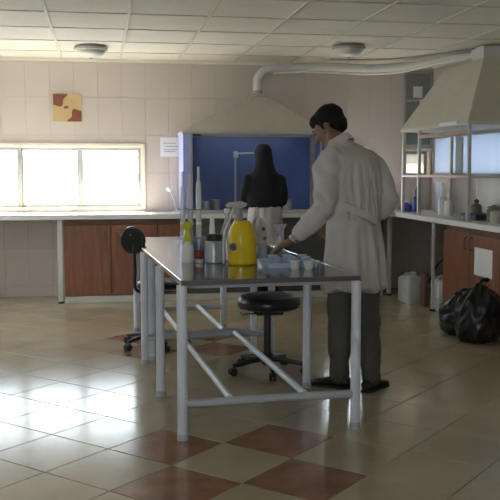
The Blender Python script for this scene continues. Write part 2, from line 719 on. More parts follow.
def support(x, y, w=.026, h=ZC - .047):
    lg = obj('leg', box(nb(), x - w, x + w, y - w, y + w, .02, h, .004), 'panel_white', wt)
    obj('foot_pad', lathe(nb(), [(.03, 0), (.03, .012), (.022, .02)], (x, y, 0), 14), 'rubber', lg)


support(-.40, 8.96)
support(3.137, 7.86, .014)
support(3.07, 8.95, .022)
support(-1.5, 8.96)


def cabinet_back(x0, x1, doors, label, front='wood', body='wood_dark', handle=True):
    t = thing('base_cabinet', ((x0 + x1) / 2, 9.2, 0), label, 'cabinet', 'base cabinets under the worktop')
    obj('carcass', box(nb(), x0, x1, 8.96, 9.48, .07, ZC - .05), body, t)
    obj('toe_board', box(nb(), x0, x1, 8.94, 9.0, 0, .068, .003), 'panel_white', t)
    obj('top_rail', box(nb(), x0, x1, 8.945, 8.96, .80, ZC - .05, .002), body, t)
    for k in range(len(doors) - 1):
        a, c = doors[k] + .004, doors[k + 1] - .004
        d = obj('door', box(nb(), a, c, 8.936, 8.959, .075, .795, .003), front, t)
        if handle:
            hx = c - .05 if k % 2 == 0 else a + .05
            obj('handle', tube(nb(), [(hx, 8.936, .62), (hx, 8.916, .63), (hx, 8.916, .70), (hx, 8.936, .71)], .005, 8), 'wood_dark', d)
    return t


cabinet_back(-.36, .58, [-.36, .11, .58], 'brown wooden base cabinet with two doors below the bright window')
cabinet_back(.585, .86, [.585, .86], 'narrow brown wooden base cabinet behind the grey tables, left of fume cupboard')
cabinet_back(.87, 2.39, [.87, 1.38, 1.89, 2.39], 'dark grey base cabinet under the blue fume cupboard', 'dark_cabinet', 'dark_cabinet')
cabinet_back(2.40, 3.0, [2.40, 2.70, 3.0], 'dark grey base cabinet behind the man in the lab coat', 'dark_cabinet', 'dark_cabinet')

t = thing('base_cabinet', (3.45, 6.9, 0), 'brown wooden base cabinet behind the black bin bags', 'cabinet', 'base cabinets under the worktop')
obj('carcass', box(nb(), 3.175, 3.73, 5.9, 7.66, .07, ZC - .05), 'wood_dark', t)
obj('toe_board', box(nb(), 3.2, 3.73, 5.9, 7.66, 0, .07), 'panel_white', t)
for k, (a, c) in enumerate(((7.08, 7.655), (6.49, 7.07), (5.905, 6.48))):
    d = obj('door', box(nb(), 3.152, 3.174, a, c, .078, .80, .003), 'wood', t)
    hy = a + .05 if k != 1 else c - .05
    obj('handle', tube(nb(), spline([(3.152, hy, .66), (3.128, hy, .675), (3.128, hy, .755), (3.152, hy, .77)], 3), .006, 8), 'dark_cabinet', d)
pp = box(nb(), 3.1490, 3.1512, 6.62, 6.965, .46, .695)
solid('paper_notice', pp, 'paper', (3.15, 6.8, .46), 'white paper sheet stuck on right cabinet door above bin bags', 'paper', smooth=0)

# ------------------------------------------------------------ blue fume cupboard on the back worktop
HX0, HX1, HY0, HZ1 = .85, 2.40, 8.955, 1.75
t = thing('fume_cupboard', ((HX0 + HX1) / 2, 9.2, ZC), 'wide open-fronted fume cupboard with deep blue interior on worktop', 'fume hood')
hd = t
obj('back_panel', box(nb(), HX0 + .09, HX1 - .09, 9.455, 9.475, ZC, HZ1 - .04), 'hood_blue', t, 0, 'deep blue back panel')
for z in (1.15, 1.42):
    obj('back_rail', box(nb(), HX0 + .09, HX1 - .09, 9.445, 9.455, z, z + .012), 'hood_blue', t, 0)
for x0, x1 in ((HX0, HX0 + .022), (HX1 - .022, HX1)):
    obj('side_panel', box(nb(), x0, x1, HY0 + .03, 9.48, ZC, HZ1 - .03), 'hood_lilac', t, 0)
for x0, x1 in ((HX0 + .022, HX0 + .035), (HX1 - .035, HX1 - .022)):
    obj('side_lining', box(nb(), x0, x1, HY0 + .03, 9.455, ZC, HZ1 - .04), 'hood_blue', t, 0)
for x0, x1 in ((HX0, HX0 + .085), (HX1 - .085, HX1)):
    obj('front_column', box(nb(), x0, x1, HY0, HY0 + .03, ZC, HZ1 - .03, .004), 'hood_lilac' if x0 == HX0 else 'hood_blue', t, 0)
    xx = x1 if x0 == HX0 else x0 - .014
    obj('sash_track', box(nb(), xx, xx + .014, HY0 + .002, HY0 + .028, ZC, HZ1 - .03), 'hood_grey', t, 0)
obj('top_rim', box(nb(), HX0 - .01, HX1 + .01, HY0 - .01, 9.49, HZ1 - .03, HZ1, .004), 'hood_grey', t)
obj('sill', box(nb(), HX0 + .085, HX1 - .085, HY0 + .0, HY0 + .03, ZC, ZC + .03, .004), 'hood_grey', t)
obj('work_surface', box(nb(), HX0 + .036, HX1 - .036, HY0 + .031, 9.454, ZC, ZC + .012), 'counter_white', t, 0)
obj('lamp_housing', box(nb(), HX0 + .2, HX1 - .2, HY0 + .07, HY0 + .13, HZ1 - .052, HZ1 - .03), 'hood_grey', t, 0)
hl = bpy.data.lights.new('hood_lamp', 'AREA')      # the fume cupboard's own strip lamp
hl.shape = 'RECTANGLE'
hl.size, hl.size_y, hl.energy, hl.color = 1.0, .04, .75, (.80, .92, 1.0)
hlo = link('hood_lamp', hl, t)
hlo.location = V(((HX0 + HX1) / 2, HY0 + .10, HZ1 - .054)) - OFF[t.name]
hlo.rotation_euler = (R(50), 0, 0)
b = nb()
cx = 1.67
loft(b, [[V((HX0 + .02, HY0 + .03, HZ1)), V((HX1 - .02, HY0 + .03, HZ1)), V((HX1 - .02, 9.485, HZ1)), V((HX0 + .02, 9.485, HZ1))],
         [V((cx - .10, 9.12, 2.12)), V((cx + .10, 9.12, 2.12)), V((cx + .10, 9.32, 2.12)), V((cx - .10, 9.32, 2.12))]])
obj('roof_cone', b, 'hood_cream', t, 0, 'cream pyramid-shaped exhaust roof')
obj('collar', box(nb(), cx - .115, cx + .115, 9.105, 9.335, 2.12, 2.15, .004), 'hood_cream', t, 0)
for sx in (-1, 1):
    obj('collar_bracket', box(nb(), cx + sx * .105 - .008, cx + sx * .105 + .008, 9.098, 9.106, 2.05, 2.15), 'hood_grey', t, 0)
obj('spigot', lathe(nb(), [(.053, 2.15), (.053, 2.19), (.046, 2.19)], (cx, 9.22, 0), 20), 'duct_grey', t)

# ------------------------------------------------------------ canopy hood over the right worktop
AX0, AX1, AY0, AY1 = 3.15, 3.74, 7.16, 8.87
t = thing('canopy_hood', (3.45, 8.0, ZC), 'beige sloping canopy hood on a post frame over right worktop', 'fume hood')
ch = t
b = nb()
loft(b, [[V((AX0, AY0, 1.745)), V((AX1, AY0, 1.745)), V((AX1, AY1, 1.745)), V((AX0, AY1, 1.745))],
         [V((AX0, AY0, 1.775)), V((AX1, AY0, 1.775)), V((AX1, AY1, 1.775)), V((AX0, AY1, 1.775))],
         [V((3.53, 7.70, 2.385)), V((AX1, 7.70, 2.385)), V((AX1, 8.62, 2.385)), V((3.53, 8.62, 2.385))]])
obj('canopy', b, 'canopy', t, 0)
obj('chimney', box(nb(), 3.55, AX1, 7.76, 8.03, 2.385, Z1 - .008, .004), 'duct_white', t)
for y in (AY1 - .02, 8.39, AY0 + .03):
    obj('post', box(nb(), 3.165, 3.195, y - .016, y + .016, ZC, 1.745, .003), 'frame_post', t)
for y in (AY1 - .02, AY0 + .03):
    obj('post', box(nb(), 3.70, 3.73, y - .016, y + .016, ZC, 1.745, .003), 'frame_post', t)
obj('rail', box(nb(), 3.163, 3.197, AY0 + .046, 8.374, 1.665, 1.70, .003), 'wood_pale', t, 35, 'pale wooden rail')
obj('rail', box(nb(), 3.163, 3.197, AY0 + .046, 8.374, 1.275, 1.305, .003), 'wood_pale', t, 35, 'pale wooden rail')
obj('rail', box(nb(), 3.163, 3.197, 8.406, AY1 - .036, 1.275, 1.30, .003), 'panel_white', t)
obj('rail', box(nb(), 3.70, 3.73, AY0 + .046, AY1 - .036, 1.275, 1.305, .003), 'wood_pale', t)
obj('shelf_board', box(nb(), 3.197, 3.70, AY0 + .05, AY1 - .05, 1.285, 1.30), 'panel_white', t, 0)
obj('edge_lip', box(nb(), 3.135, 3.15, AY0 + .2, AY0 + .62, 1.755, 1.785, .003), 'paper', t, 35, 'white strip on the canopy edge')

# the exhaust duct between both hoods, and the thin pipe below it
dpts = spline([(cx, 9.22, 2.191), (cx, 9.22, 2.27), (cx + .012, 9.22, 2.33), (cx + .08, 9.22, 2.405), (cx + .20, 9.22, 2.43), (2.2, 9.21, 2.452), (2.6, 9.18, 2.448), (2.9, 9.12, 2.435),
               (3.2, 8.95, 2.44), (3.36, 8.7, 2.445), (3.44, 8.4, 2.447), (3.52, 8.2, 2.447), (3.62, 8.08, 2.447), (3.65, 8.031, 2.447)], 7)
b = nb()
tube(b, dpts, [.043 + .0012 * (i % 2) for i in range(len(dpts))], 16)
solid('exhaust_duct', b, 'duct_white', (cx, 9.22, 2.19), 'white round exhaust duct bending from fume cupboard along the ceiling', 'duct', smooth=60)
b = nb()
tube(b, spline([(1.83, 9.16, 2.372), (2.2, 9.14, 2.388), (2.6, 9.11, 2.378), (2.9, 9.05, 2.368), (3.16, 8.85, 2.375), (3.28, 8.55, 2.40), (3.38, 8.3, 2.41), (3.5, 8.1, 2.42), (3.545, 7.98, 2.43)], 6), .011, 8)
solid('thin_pipe', b, 'white_plastic', (1.83, 9.16, 2.37), 'thin white pipe running below the exhaust duct', 'pipe', smooth=60)
b = nb()
tube(b, spline([(2.4, 8.98, 2.508), (2.9, 8.93, 2.505), (3.2, 8.6, 2.503), (3.42, 8.2, 2.502), (3.545, 7.95, 2.50)], 6), .008, 6)
solid('ceiling_cable', b, 'duct_grey', (2.4, 8.98, 2.5), 'dark cable running along the ceiling above the duct to the chimney', 'cable', smooth=60)


# ------------------------------------------------------------ ceiling lamps
def ceiling_lamp(x, y, label):
    t = thing('ceiling_lamp', (x, y, Z1 - .007), label, 'ceiling lamp', 'round ceiling lamps')
    z = Z1 - .007
    obj('rim', lathe(nb(), [(.15, z), (.158, z - .012), (.158, z - .03), (.146, z - .036), (.14, z - .03), (.12, z - .002)], (x, y, 0), 36), 'lamp_rim', t)
    obj('bowl', lathe(nb(), [(.142, z - .028), (.136, z - .05), (.112, z - .078), (.07, z - .096), (.03, z - .103), (.001, z - .104)], (x, y, 0), 36), 'lamp_bowl', t)
    obj('finial', lathe(nb(), [(.01, z - .103), (.012, z - .109), (.006, z - .116), (.001, z - .117)], (x, y, 0), 12), 'lamp_rim', t)


ceiling_lamp(-.06, 8.52, 'round bowl ceiling lamp with grey rim above the wall picture')
ceiling_lamp(2.33, 8.04, 'round bowl ceiling lamp beside the white exhaust duct')

# ------------------------------------------------------------ things on the walls
t = thing('wall_picture', (-.32, 9.49, 1.855), 'square wall plaque with cream and brown floral pattern', 'wall picture')
px0, px1, pz0, pz1 = -.468, -.172, 1.857, 2.15
pc = ((px0 + px1) / 2, (pz0 + pz1) / 2)
obj('backing', box(nb(), px0, px1, 9.482, 9.498, pz0, pz1, .002), 'cream_art', t, 0)


def blob(corner, sgn):
    pts = [corner]
    n = 18
    for k in range(n + 1):
        a = PI / 2 * k / n
        r = .132 + .020 * math.cos(4 * a * 1.5 + .4)
        pts.append((corner[0] + sgn * r * math.cos(a), corner[1] - sgn * r * math.sin(a)))
    return pts


obj('corner_motif', prism(nb(), blob((px0 + .004, pz1 - .004), 1), 'y', 9.4785, 9.482), 'terracotta_art', t, 0, 'brown corner shape')
obj('corner_motif', prism(nb(), blob((px1 - .004, pz0 + .004), -1), 'y', 9.4785, 9.482), 'terracotta_art', t, 0, 'brown corner shape')
obj('centre_motif', prism(nb(), [(pc[0] - .012 + .026 * math.cos(a), pc[1] + .006 + .014 * math.sin(a)) for a in [2 * PI * k / 14 for k in range(14)]], 'y', 9.479, 9.482), 'terracotta_art', t, 0)
b = nb()
ring = [[V((pc[0] + rr * math.cos(a), y, pc[1] + rr * math.sin(a))) for rr, y in ((.072, 9.482), (.072, 9.4795), (.064, 9.4795), (.064, 9.482))] for a in [2 * PI * k / 28 for k in range(28)]]
loft(b, ring, close=True)
obj('ring_motif', b, 'cream_art', t, 0)

t = thing('wall_notice', (.76, 9.495, 1.49), 'white paper notice taped to the wall left of fume cupboard', 'notice')
obj('sheet', box(nb(), .655, .865, 9.4965, 9.4985, 1.495, 1.70), 'paper', t, 0)
for z, a, c in ((1.635, .69, .83), (1.60, .70, .845), (1.565, .695, .84), (1.545, .70, .82)):
    obj('print_line', box(nb(), a, c, 9.4958, 9.4965, z, z + .008), 'ink', t, 0)
solid('wall_note', box(nb(), 3.51, 3.62, Y1 - .0105, Y1 - .0085, 2.165, 2.29), 'paper', (3.565, Y1 - .01, 2.165), 'white paper note stuck on grey-green pane left of canopy', 'paper', smooth=0)
solid('wall_note', box(nb(), 3.585, 3.645, Y1 - .0245, Y1 - .0225, 2.06, 2.145), 'paper', (3.61, Y1 - .023, 2.06), 'small white paper note below the larger note beside canopy', 'paper', smooth=0)


# ------------------------------------------------------------ grey work tables
def work_table(name, c, rot, hw, hl, top, leg_y, label, low):
    """local space: x across, y along"""
    t = thing(name, (c[0], c[1], 0), label, 'table', 'grey steel work tables')
    t.rotation_euler.z = rot
    OFF[t.name] = V((0, 0, 0))
    obj('tabletop', box(nb(), -hw, hw, -hl, hl, top - .022, top, .003), 'steel_top', t)
    for sx in (-1, 1):
        obj('edge_strip', box(nb(), sx * hw - .005, sx * hw + .005, -hl - .005, hl + .005, top - .026, top + .003, .002), 'steel_edge', t)
    for sy in (-1, 1):
        obj('edge_strip', box(nb(), -hw + .006, hw - .006, sy * hl - .005, sy * hl + .005, top - .024, top - .001, .002), 'edge_dark', t)
    b = nb()
    iy = hl - .12
    ix = hw - .006
    for sx in (-1, 1):
        box(b, sx * (hw - .07) - .012, sx * (hw - .07) + .012, -iy, iy, top - .055, top - .0225)
    for y in (-iy, 0, iy):
        box(b, -hw + .082, hw - .082, y - .012, y + .012, top - .055, top - .0225)
    obj('apron_frame', b, 'leg_dull', t)
    lr = .026
    for sx in (-1, 1):
        for y in leg_y:
            lo = obj('leg', tube(nb(), [(sx * ix, y, .015), (sx * ix, y, top - .027)], lr, 18), 'leg_grey', t)
            obj('foot_cap', lathe(nb(), [(lr + .002, 0), (lr + .003, .03), (lr + .001, .034)], (sx * ix, y, 0), 18), 'leg_dull', lo)
    zb = low
    for y in (leg_y[0], leg_y[-1]):
        obj('stretcher', tube(nb(), [(-ix + .02, y, zb), (ix - .02, y, zb)], .021, 14), 'leg_dull', t)
    for x in (-ix * .46, ix * .40):
        obj('floor_rail', tube(nb(), [(x, leg_y[0] + .018, zb + .012), (x, leg_y[-1] - .018, zb + .012)], .018, 14), 'leg_grey', t)
    return t


T1C, T1R = (.80, 5.165), R(3.2)
work_table('work_table', T1C, T1R, .462, .92, .81, (-.88, 0.0, .88), 'long grey steel work table with yellow jug and bottles on it', .185)
work_table('work_table', (.692, 6.72), R(2.9), .376, .61, .79, (-.58, .58), 'shorter grey steel table standing behind the long table, chair at its side', .185)
TZ = .8105


# ------------------------------------------------------------ swivel chair and stool
def star_base(t, c, z_hub, arm, ang0, colr='black_plastic'):
    x, y = c
    obj('hub', lathe(nb(), [(.034, z_hub - .03), (.04, z_hub - .02), (.04, z_hub + .035), (.03, z_hub + .05)], (x, y, 0), 18), colr, t)
    for k in range(5):
        a = ang0 + 2 * PI * k / 5
        d = V((math.cos(a), math.sin(a), 0))
        p0, p1 = V((x, y, z_hub + .01)) + d * .03, V((x, y, z_hub - .018)) + d * arm
        ao = obj('base_arm', tube(nb(), [p0, (p0 + p1) / 2 + V((0, 0, .004)), p1], [.021, .019, .015], 10, .9), colr, t)
        q = p1 - d * .006
        cb = nb()
        n = V((-d.y, d.x, 0))
        for s in (-1, 1):
            cc = V((q.x, q.y, .0265)) + n * .014 * s + d * .008
            r0 = [cc + n * .007 * s * e for e in (-1, 1)]
            tube(cb, [r0[0], r0[1]], .0265, 16)
        tube(cb, [V((q.x, q.y, .03)), V((q.x, q.y, p1.z))], .008, 8)
        obj('castor', cb, colr, ao)


t = thing('swivel_chair', (.42, 6.62, 0), 'black swivel chair with oval backrest at the left side of tables', 'chair')
star_base(t, (.40, 6.62), .085, .25, R(214))
obj('gas_column', tube(nb(), [(.40, 6.62, .12), (.40, 6.62, .43)], .022, 14), 'black_plastic', t)
obj('seat_plate', box(nb(), .35, .53, 6.53, 6.71, .425, .445, .004), 'black_plastic', t)
b = nb()
lathe(b, [(.001, .445), (.17, .447), (.2, .46), (.205, .478), (.195, .498), (.15, .508), (.001, .51)], (.47, 6.64, 0), 32)
obj('seat', b, 'black_vinyl', t)
bar = spline([(.36, 6.60, .435), (.28, 6.585, .435), (.252, 6.58, .48), (.255, 6.57, .60), (.250, 6.56, .72), (.245, 6.56, .80)], 5)
obj('back_stem', tube(nb(), bar, .022, 10, .6), 'black_plastic', t)
b = nb()
bd = V((.55, .83, 0)).normalized()
bs = V((bd.y, -bd.x, 0))
rings = []
bc = V((.242, 6.585, .822))
for k, (dd, s) in enumerate(((-.034, .0), (-.032, .8), (-.02, .95), (0, 1.0), (.016, .95), (.026, .75), (.028, 0))):
    s = max(s, .01)
    rings.append([bc + bd * dd + bs * (.108 * s * math.cos(a)) + V((0, 0, .108 * s * math.sin(a))) for a in [2 * PI * q / 28 for q in range(28)]])
loft(b, rings)
bk = obj('backrest', b, 'black_vinyl', t)
obj('back_bolt', lathe(nb(), [(.001, 0), (.008, .001), (.008, .01), (.001, .011)], tuple(bc - bd * .032 + V((0, 0, .04))), 10), 'chrome', bk)

t = thing('swivel_stool', (1.09, 5.63, 0), 'black round swivel stool pushed under the long work table', 'stool')
star_base(t, (1.09, 5.63), .085, .25, R(195))
obj('gas_column', tube(nb(), [(1.09, 5.63, .12), (1.09, 5.63, .40)], .024, 14), 'black_plastic', t)
obj('seat_plate', box(nb(), 1.0, 1.18, 5.54, 5.72, .40, .425, .004), 'black_plastic', t)
b = nb()
lathe(b, [(.001, .425), (.18, .427), (.205, .44), (.212, .465), (.207, .49), (.19, .512), (.14, .524), (.001, .528)], (1.105, 5.66, 0), 36)
s = obj('seat', b, 'black_vinyl', t)
obj('seat_piping', lathe(nb(), [(.2125, .46), (.2155, .464), (.2155, .468), (.2125, .472)], (1.105, 5.66, 0), 36), 'black_plastic', s)
obj('height_lever', tube(nb(), [(1.02, 5.57, .412), (.90, 5.50, .415), (.885, 5.49, .43)], .006, 8), 'chrome', t)

# ------------------------------------------------------------ glassware and bottles on the long table
def rounded_bottle(t, x, y, z, prof, m, name='body', seg=24, sx=1.0, sy=1.0):
    return obj(name, lathe(nb(), [(r, z + h) for r, h in prof], (x, y, 0), seg, sx, sy), m, t)


# yellow jug with pump
jx, jy = .80, 4.90
t = thing('yellow_jug', (jx, jy, TZ), 'yellow plastic jug with pale pump head on the work table', 'jug')
rounded_bottle(t, jx, jy, TZ, [(.001, 0), (.070, 0), (.080, .008), (.082, .03), (.080, .10), (.0815, .105), (.0815, .15), (.079, .156), (.078, .175), (.066, .215), (.05, .24), (.046, .25), (.001, .25)], 'yellow', 'body', 32, 1.0, .9)
obj('neck', lathe(nb(), [(.001, TZ + .248), (.026, TZ + .248), (.026, TZ + .29), (.022, TZ + .295), (.022, TZ + .325), (.001, TZ + .325)], (jx - .02, jy, 0), 18), 'stone', t)
b = nb()
prism(b, [(jx - .085, TZ + .33), (jx + .0, TZ + .325), (jx + .022, TZ + .335), (jx + .025, TZ + .35), (jx + .0, TZ + .362), (jx - .07, TZ + .356), (jx - .09, TZ + .342)], 'y', jy - .026, jy + .026)
obj('pump_lever', b, 'beige_plastic', t, 35, 'pale beige pump lever')
obj('spout_hose', tube(nb(), spline([(jx - .05, jy - .01, TZ + .325), (jx - .065, jy - .02, TZ + .28), (jx - .105, jy - .03, TZ + .19), (jx - .112, jy - .03, TZ + .09), (jx - .11, jy - .03, TZ + .012)], 5), .006, 10), 'cloudy_plastic', t)
b = nb()
tube(b, [(jx - .058, jy - .052, TZ + .105), (jx - .064, jy - .058, TZ + .105)], .022, 7)
obj('label', b, 'label_blue', t, 35, 'small dark blue round label')

# white bottle with yellow dispenser
bx, by = .505, 5.08
t = thing('dispenser_bottle', (bx, by, TZ), 'white plastic bottle with bright yellow dispenser head', 'bottle')
rounded_bottle(t, bx, by, TZ, [(.001, 0), (.034, 0), (.037, .006), (.037, .085), (.033, .10), (.018, .112), (.018, .12), (.001, .12)], 'white_plastic')
obj('collar', lathe(nb(), [(.02, TZ + .12), (.026, TZ + .124), (.026, TZ + .15), (.016, TZ + .165), (.014, TZ + .19), (.024, TZ + .20), (.028, TZ + .215), (.024, TZ + .235), (.001, TZ + .24)], (bx, by, 0), 18), 'yellow_green', t)
obj('nozzle', tube(nb(), [(bx - .015, by, TZ + .22), (bx - .036, by - .01, TZ + .218)], [.011, .007], 10), 'yellow_green', t)
obj('nozzle', tube(nb(), [(bx + .015, by, TZ + .222), (bx + .032, by - .01, TZ + .224)], [.011, .008], 10), 'yellow_green', t)
obj('side_tap', tube(nb(), [(bx - .02, by - .01, TZ + .135), (bx - .055, by - .015, TZ + .135), (bx - .058, by - .015, TZ + .11)], .006, 8), 'white_plastic', t)

# pipette stand with burettes
sx_, sy_ = .548, 5.25
t = thing('pipette_stand', (sx_, sy_, TZ), 'small clear pipette stand behind the yellow dispenser bottle', 'stand')
obj('base', lathe(nb(), [(.001, TZ), (.07, TZ), (.07, TZ + .008), (.06, TZ + .012), (.001, TZ + .012)], (sx_, sy_, 0), 28), 'cloudy_plastic', t)
obj('rod', tube(nb(), [(sx_, sy_, TZ + .01), (sx_, sy_, TZ + .33)], .006, 10), 'chrome', t)
for z in (.13, .30):
    obj('holder_plate', lathe(nb(), [(.001, TZ + z), (.085, TZ + z), (.085, TZ + z + .006), (.001, TZ + z + .006)], (sx_, sy_, 0), 28), 'lab_glass_white', t)
for dx, dy, ztop, lab in ((-.055, -.02, .53, 'glass burette standing leftmost in the pipette stand'), (-.012, -.045, .51, 'glass burette standing in the middle of the pipette stand'), (.04, -.03, .56, 'tallest glass burette, rightmost in the pipette stand')):
    p = thing('burette', (sx_ + dx, sy_ + dy, TZ + .012), lab, 'burette', 'burettes in the pipette stand')
    z0 = TZ + .012
    obj('tip', lathe(nb(), [(.001, z0), (.003, z0), (.0045, z0 + .06), (.012, z0 + .12), (.001, z0 + .12)], (sx_ + dx, sy_ + dy, 0), 12), 'burette_glass', p)
    obj('barrel', lathe(nb(), [(.001, z0 + .12), (.0155, z0 + .121), (.0165, z0 + .3), (.0155, TZ + ztop - .1), (.008, TZ + ztop - .08), (.008, TZ + ztop - .01), (.010, TZ + ztop), (.001, TZ + ztop)], (sx_ + dx, sy_ + dy, 0), 14), 'burette_glass', p)
    obj('graduation_band', lathe(nb(), [(.0168, z0 + .2), (.0173, z0 + .201), (.0173, z0 + .215), (.0168, z0 + .216)], (sx_ + dx, sy_ + dy, 0), 14), 'white_plastic', p)

# small dark red jar
rx, ry = .567, 5.03
t = thing('small_jar', (rx, ry, TZ), 'small clear jar with dark red cap beside white bottle', 'jar')
rounded_bottle(t, rx, ry, TZ, [(.001, 0), (.022, 0), (.025, .004), (.025, .02), (.02, .024), (.001, .024)], 'cloudy_plastic')
obj('cap', lathe(nb(), [(.001, TZ + .024), (.027, TZ + .024), (.029, TZ + .028), (.029, TZ + .07), (.025, TZ + .075), (.001, TZ + .075)], (rx, ry, 0), 22), 'dark_red', t)

# jar with black lid
rx, ry = .655, 5.02
t = thing('lidded_jar', (rx, ry, TZ), 'clear glass jar with a flat black screw lid', 'jar')
rounded_bottle(t, rx, ry, TZ, [(.001, 0), (.048, 0), (.054, .006), (.055, .11), (.05, .125), (.045, .13), (.001, .13)], 'lab_glass_white', 'glass_body', 28)
obj('contents', lathe(nb(), [(.001, TZ + .006), (.048, TZ + .006), (.049, TZ + .07), (.03, TZ + .082), (.001, TZ + .085)], (rx, ry, 0), 24), 'cloudy_plastic', t, 35, 'pale granular contents')
obj('lid', lathe(nb(), [(.001, TZ + .13), (.047, TZ + .13), (.049, TZ + .134), (.049, TZ + .162), (.045, TZ + .167), (.001, TZ + .167)], (rx, ry, 0), 28), 'black_plastic', t)

# white nozzle bottle behind the jar
rx, ry = .672, 5.24
t = thing('squeeze_bottle', (rx, ry, TZ), 'narrow white squeeze bottle behind the black-lidded jar', 'bottle')
rounded_bottle(t, rx, ry, TZ, [(.001, 0), (.026, 0), (.029, .006), (.029, .11), (.02, .135), (.014, .14), (.014, .155), (.001, .155)], 'cloudy_plastic')
obj('nozzle_cap', lathe(nb(), [(.001, TZ + .155), (.018, TZ + .155), (.017, TZ + .185), (.014, TZ + .22), (.014, TZ + .245), (.009, TZ + .26), (.001, TZ + .262)], (rx, ry, 0), 16), 'white_plastic', t)

# clear bottle left of the jug
rx, ry = .745, 5.12
t = thing('glass_bottle', (rx, ry, TZ), 'tall clear glass bottle half behind the yellow jug', 'bottle')
rounded_bottle(t, rx, ry, TZ, [(.001, 0), (.04, 0), (.046, .008), (.046, .15), (.03, .19), (.015, .23), (.013, .27), (.017, .272), (.017, .285), (.001, .285)], 'lab_glass_white', 'glass_body', 26)
obj('stopper', lathe(nb(), [(.001, TZ + .285), (.014, TZ + .285), (.018, TZ + .31), (.001, TZ + .312)], (rx, ry, 0), 16), 'cloudy_plastic', t)

# crumpled white plastic bag right of the jug
def lumps(c, r, seed, amp, sub=4, freq=9.0, flat=True, gather=0.0):
    b = nb()
    bmesh.ops.create_icosphere(b, subdivisions=sub, radius=1.0)
    for v in b.verts:
        d = v.co.normalized()
        n1 = noise.noise(d * 1.7 + V((seed, 0, 0)))
        n2 = abs(noise.noise(d * freq * .35 + V((0, seed, 3)))) * 2 - .5
        k = 1 + amp * n1 * 1.5 - amp * n2
        p = V((d.x * r[0], d.y * r[1], d.z * r[2])) * k
        if gather and d.z > .55:
            g = (d.z - .55) / .45
            p.x *= 1 - gather * g
            p.y *= 1 - gather * g
        if flat and p.z < -r[2] * .72:
            p.z = -r[2] * .72 + (p.z + r[2] * .72) * .08
        v.co = p
    mz = min(v.co.z for v in b.verts)
    for v in b.verts:
        v.co += V((c[0], c[1], c[2] - mz))
    return b


t = thing('plastic_bag', (.985, 5.42, TZ), 'crumpled white plastic bag with brown marks behind yellow jug', 'bag')
obj('bag_body', lumps((.985, 5.42, TZ), (.052, .05, .155), 4.2, .22, gather=.5), 'cloth_white', t, 50)
for dx, dz in ((.036, .11), (.030, .17)):
    b = nb()
    ellip(b, (.985 + dx, 5.42 - .046, TZ + dz), (.010, .006, .012), u=10, v=6)
    obj('brown_mark', b, 'brown_red', t, 50)

# flask with a funnel
rx, ry = 1.115, 5.36
t = thing('flask', (rx, ry, TZ), 'clear glass flask holding a funnel, behind the tray of cups', 'flask')
rounded_bottle(t, rx, ry, TZ, [(.001, 0), (.040, 0), (.046, .006), (.044, .02), (.020, .09), (.016, .10), (.016, .13), (.019, .133), (.015, .134), (.001, .134)], 'lab_glass_white', 'glass_body', 26)
obj('funnel', lathe(nb(), [(.004, TZ + .06), (.005, TZ + .135), (.012, TZ + .145), (.042, TZ + .20), (.045, TZ + .202), (.040, TZ + .20), (.010, TZ + .148), (.003, TZ + .137)], (rx + .004, ry, 0), 26), 'lab_glass_white', t)
rx, ry = .955, 5.10
t = thing('beaker', (rx, ry, TZ), 'small clear glass beaker between jug and the man\'s hand', 'beaker')
obj('glass_body', lathe(nb(), [(.001, TZ), (.026, TZ), (.029, TZ + .005), (.029, TZ + .09), (.033, TZ + .096), (.0275, TZ + .09), (.0265, TZ + .01), (.001, TZ + .008)], (rx, ry, 0), 22), 'lab_glass_white', t)

# tray with cups
tc = V((1.05, 4.82, TZ))
t = thing('sample_tray', tuple(tc), 'pale blue plastic tray on the work table near the man', 'tray')
b = nb()
def rr_ring(hx, hy, z, r=.02, n=5):
    out = []
    for (sx, sy, a0) in ((1, 1, 0), (-1, 1, PI / 2), (-1, -1, PI), (1, -1, 3 * PI / 2)):
        for k in range(n):
            a = a0 + PI / 2 * k / (n - 1)
            out.append(V((tc.x + sx * (hx - r) + r * math.cos(a), tc.y + sy * (hy - r) + r * math.sin(a), z)))
    return out
loft(b, [rr_ring(.145, .135, TZ), rr_ring(.152, .142, TZ + .026), rr_ring(.158, .148, TZ + .028), rr_ring(.150, .140, TZ + .028), rr_ring(.143, .133, TZ + .006)])
obj('tray_body', b, 'pale_blue', t)
cup = None
positions = [(1.045, 4.60, 0), (1.118, 4.59, 0), (.965, 4.76, 1), (1.05, 4.755, 1), (1.135, 4.75, 1), (.97, 4.86, 1), (1.055, 4.855, 1), (1.14, 4.85, 1)]
names = ['white cup on the table before the blue tray, nearer the jug', 'white cup on the table before the blue tray, nearer the table corner',
         'cup at the front left of the blue tray', 'cup at the front middle of the blue tray', 'cup at the front right of the blue tray',
         'cup at the back left of the blue tray', 'cup at the back middle of the blue tray', 'cup at the back right of the blue tray']
cme = finish(lathe(nb(), [(.001, 0), (.022, 0), (.024, .003), (.031, .042), (.034, .044), (.033, .047), (.029, .044), (.0225, .006), (.001, .005)], (0, 0, 0), 22), 'cup', 'white_plastic')
cme2 = cme.copy()
cme2.materials.clear()
cme2.materials.append(M['pale_blue'])
for (x, y, q), lab in zip(positions, names):
    o = link('cup', cme2 if q else cme)
    o.location = (x, y, TZ + (.0065 if q else 0))
    o.scale = (.9, .9, 1.05)
    tag(o, lab, 'cup', 'small cups by the blue tray')

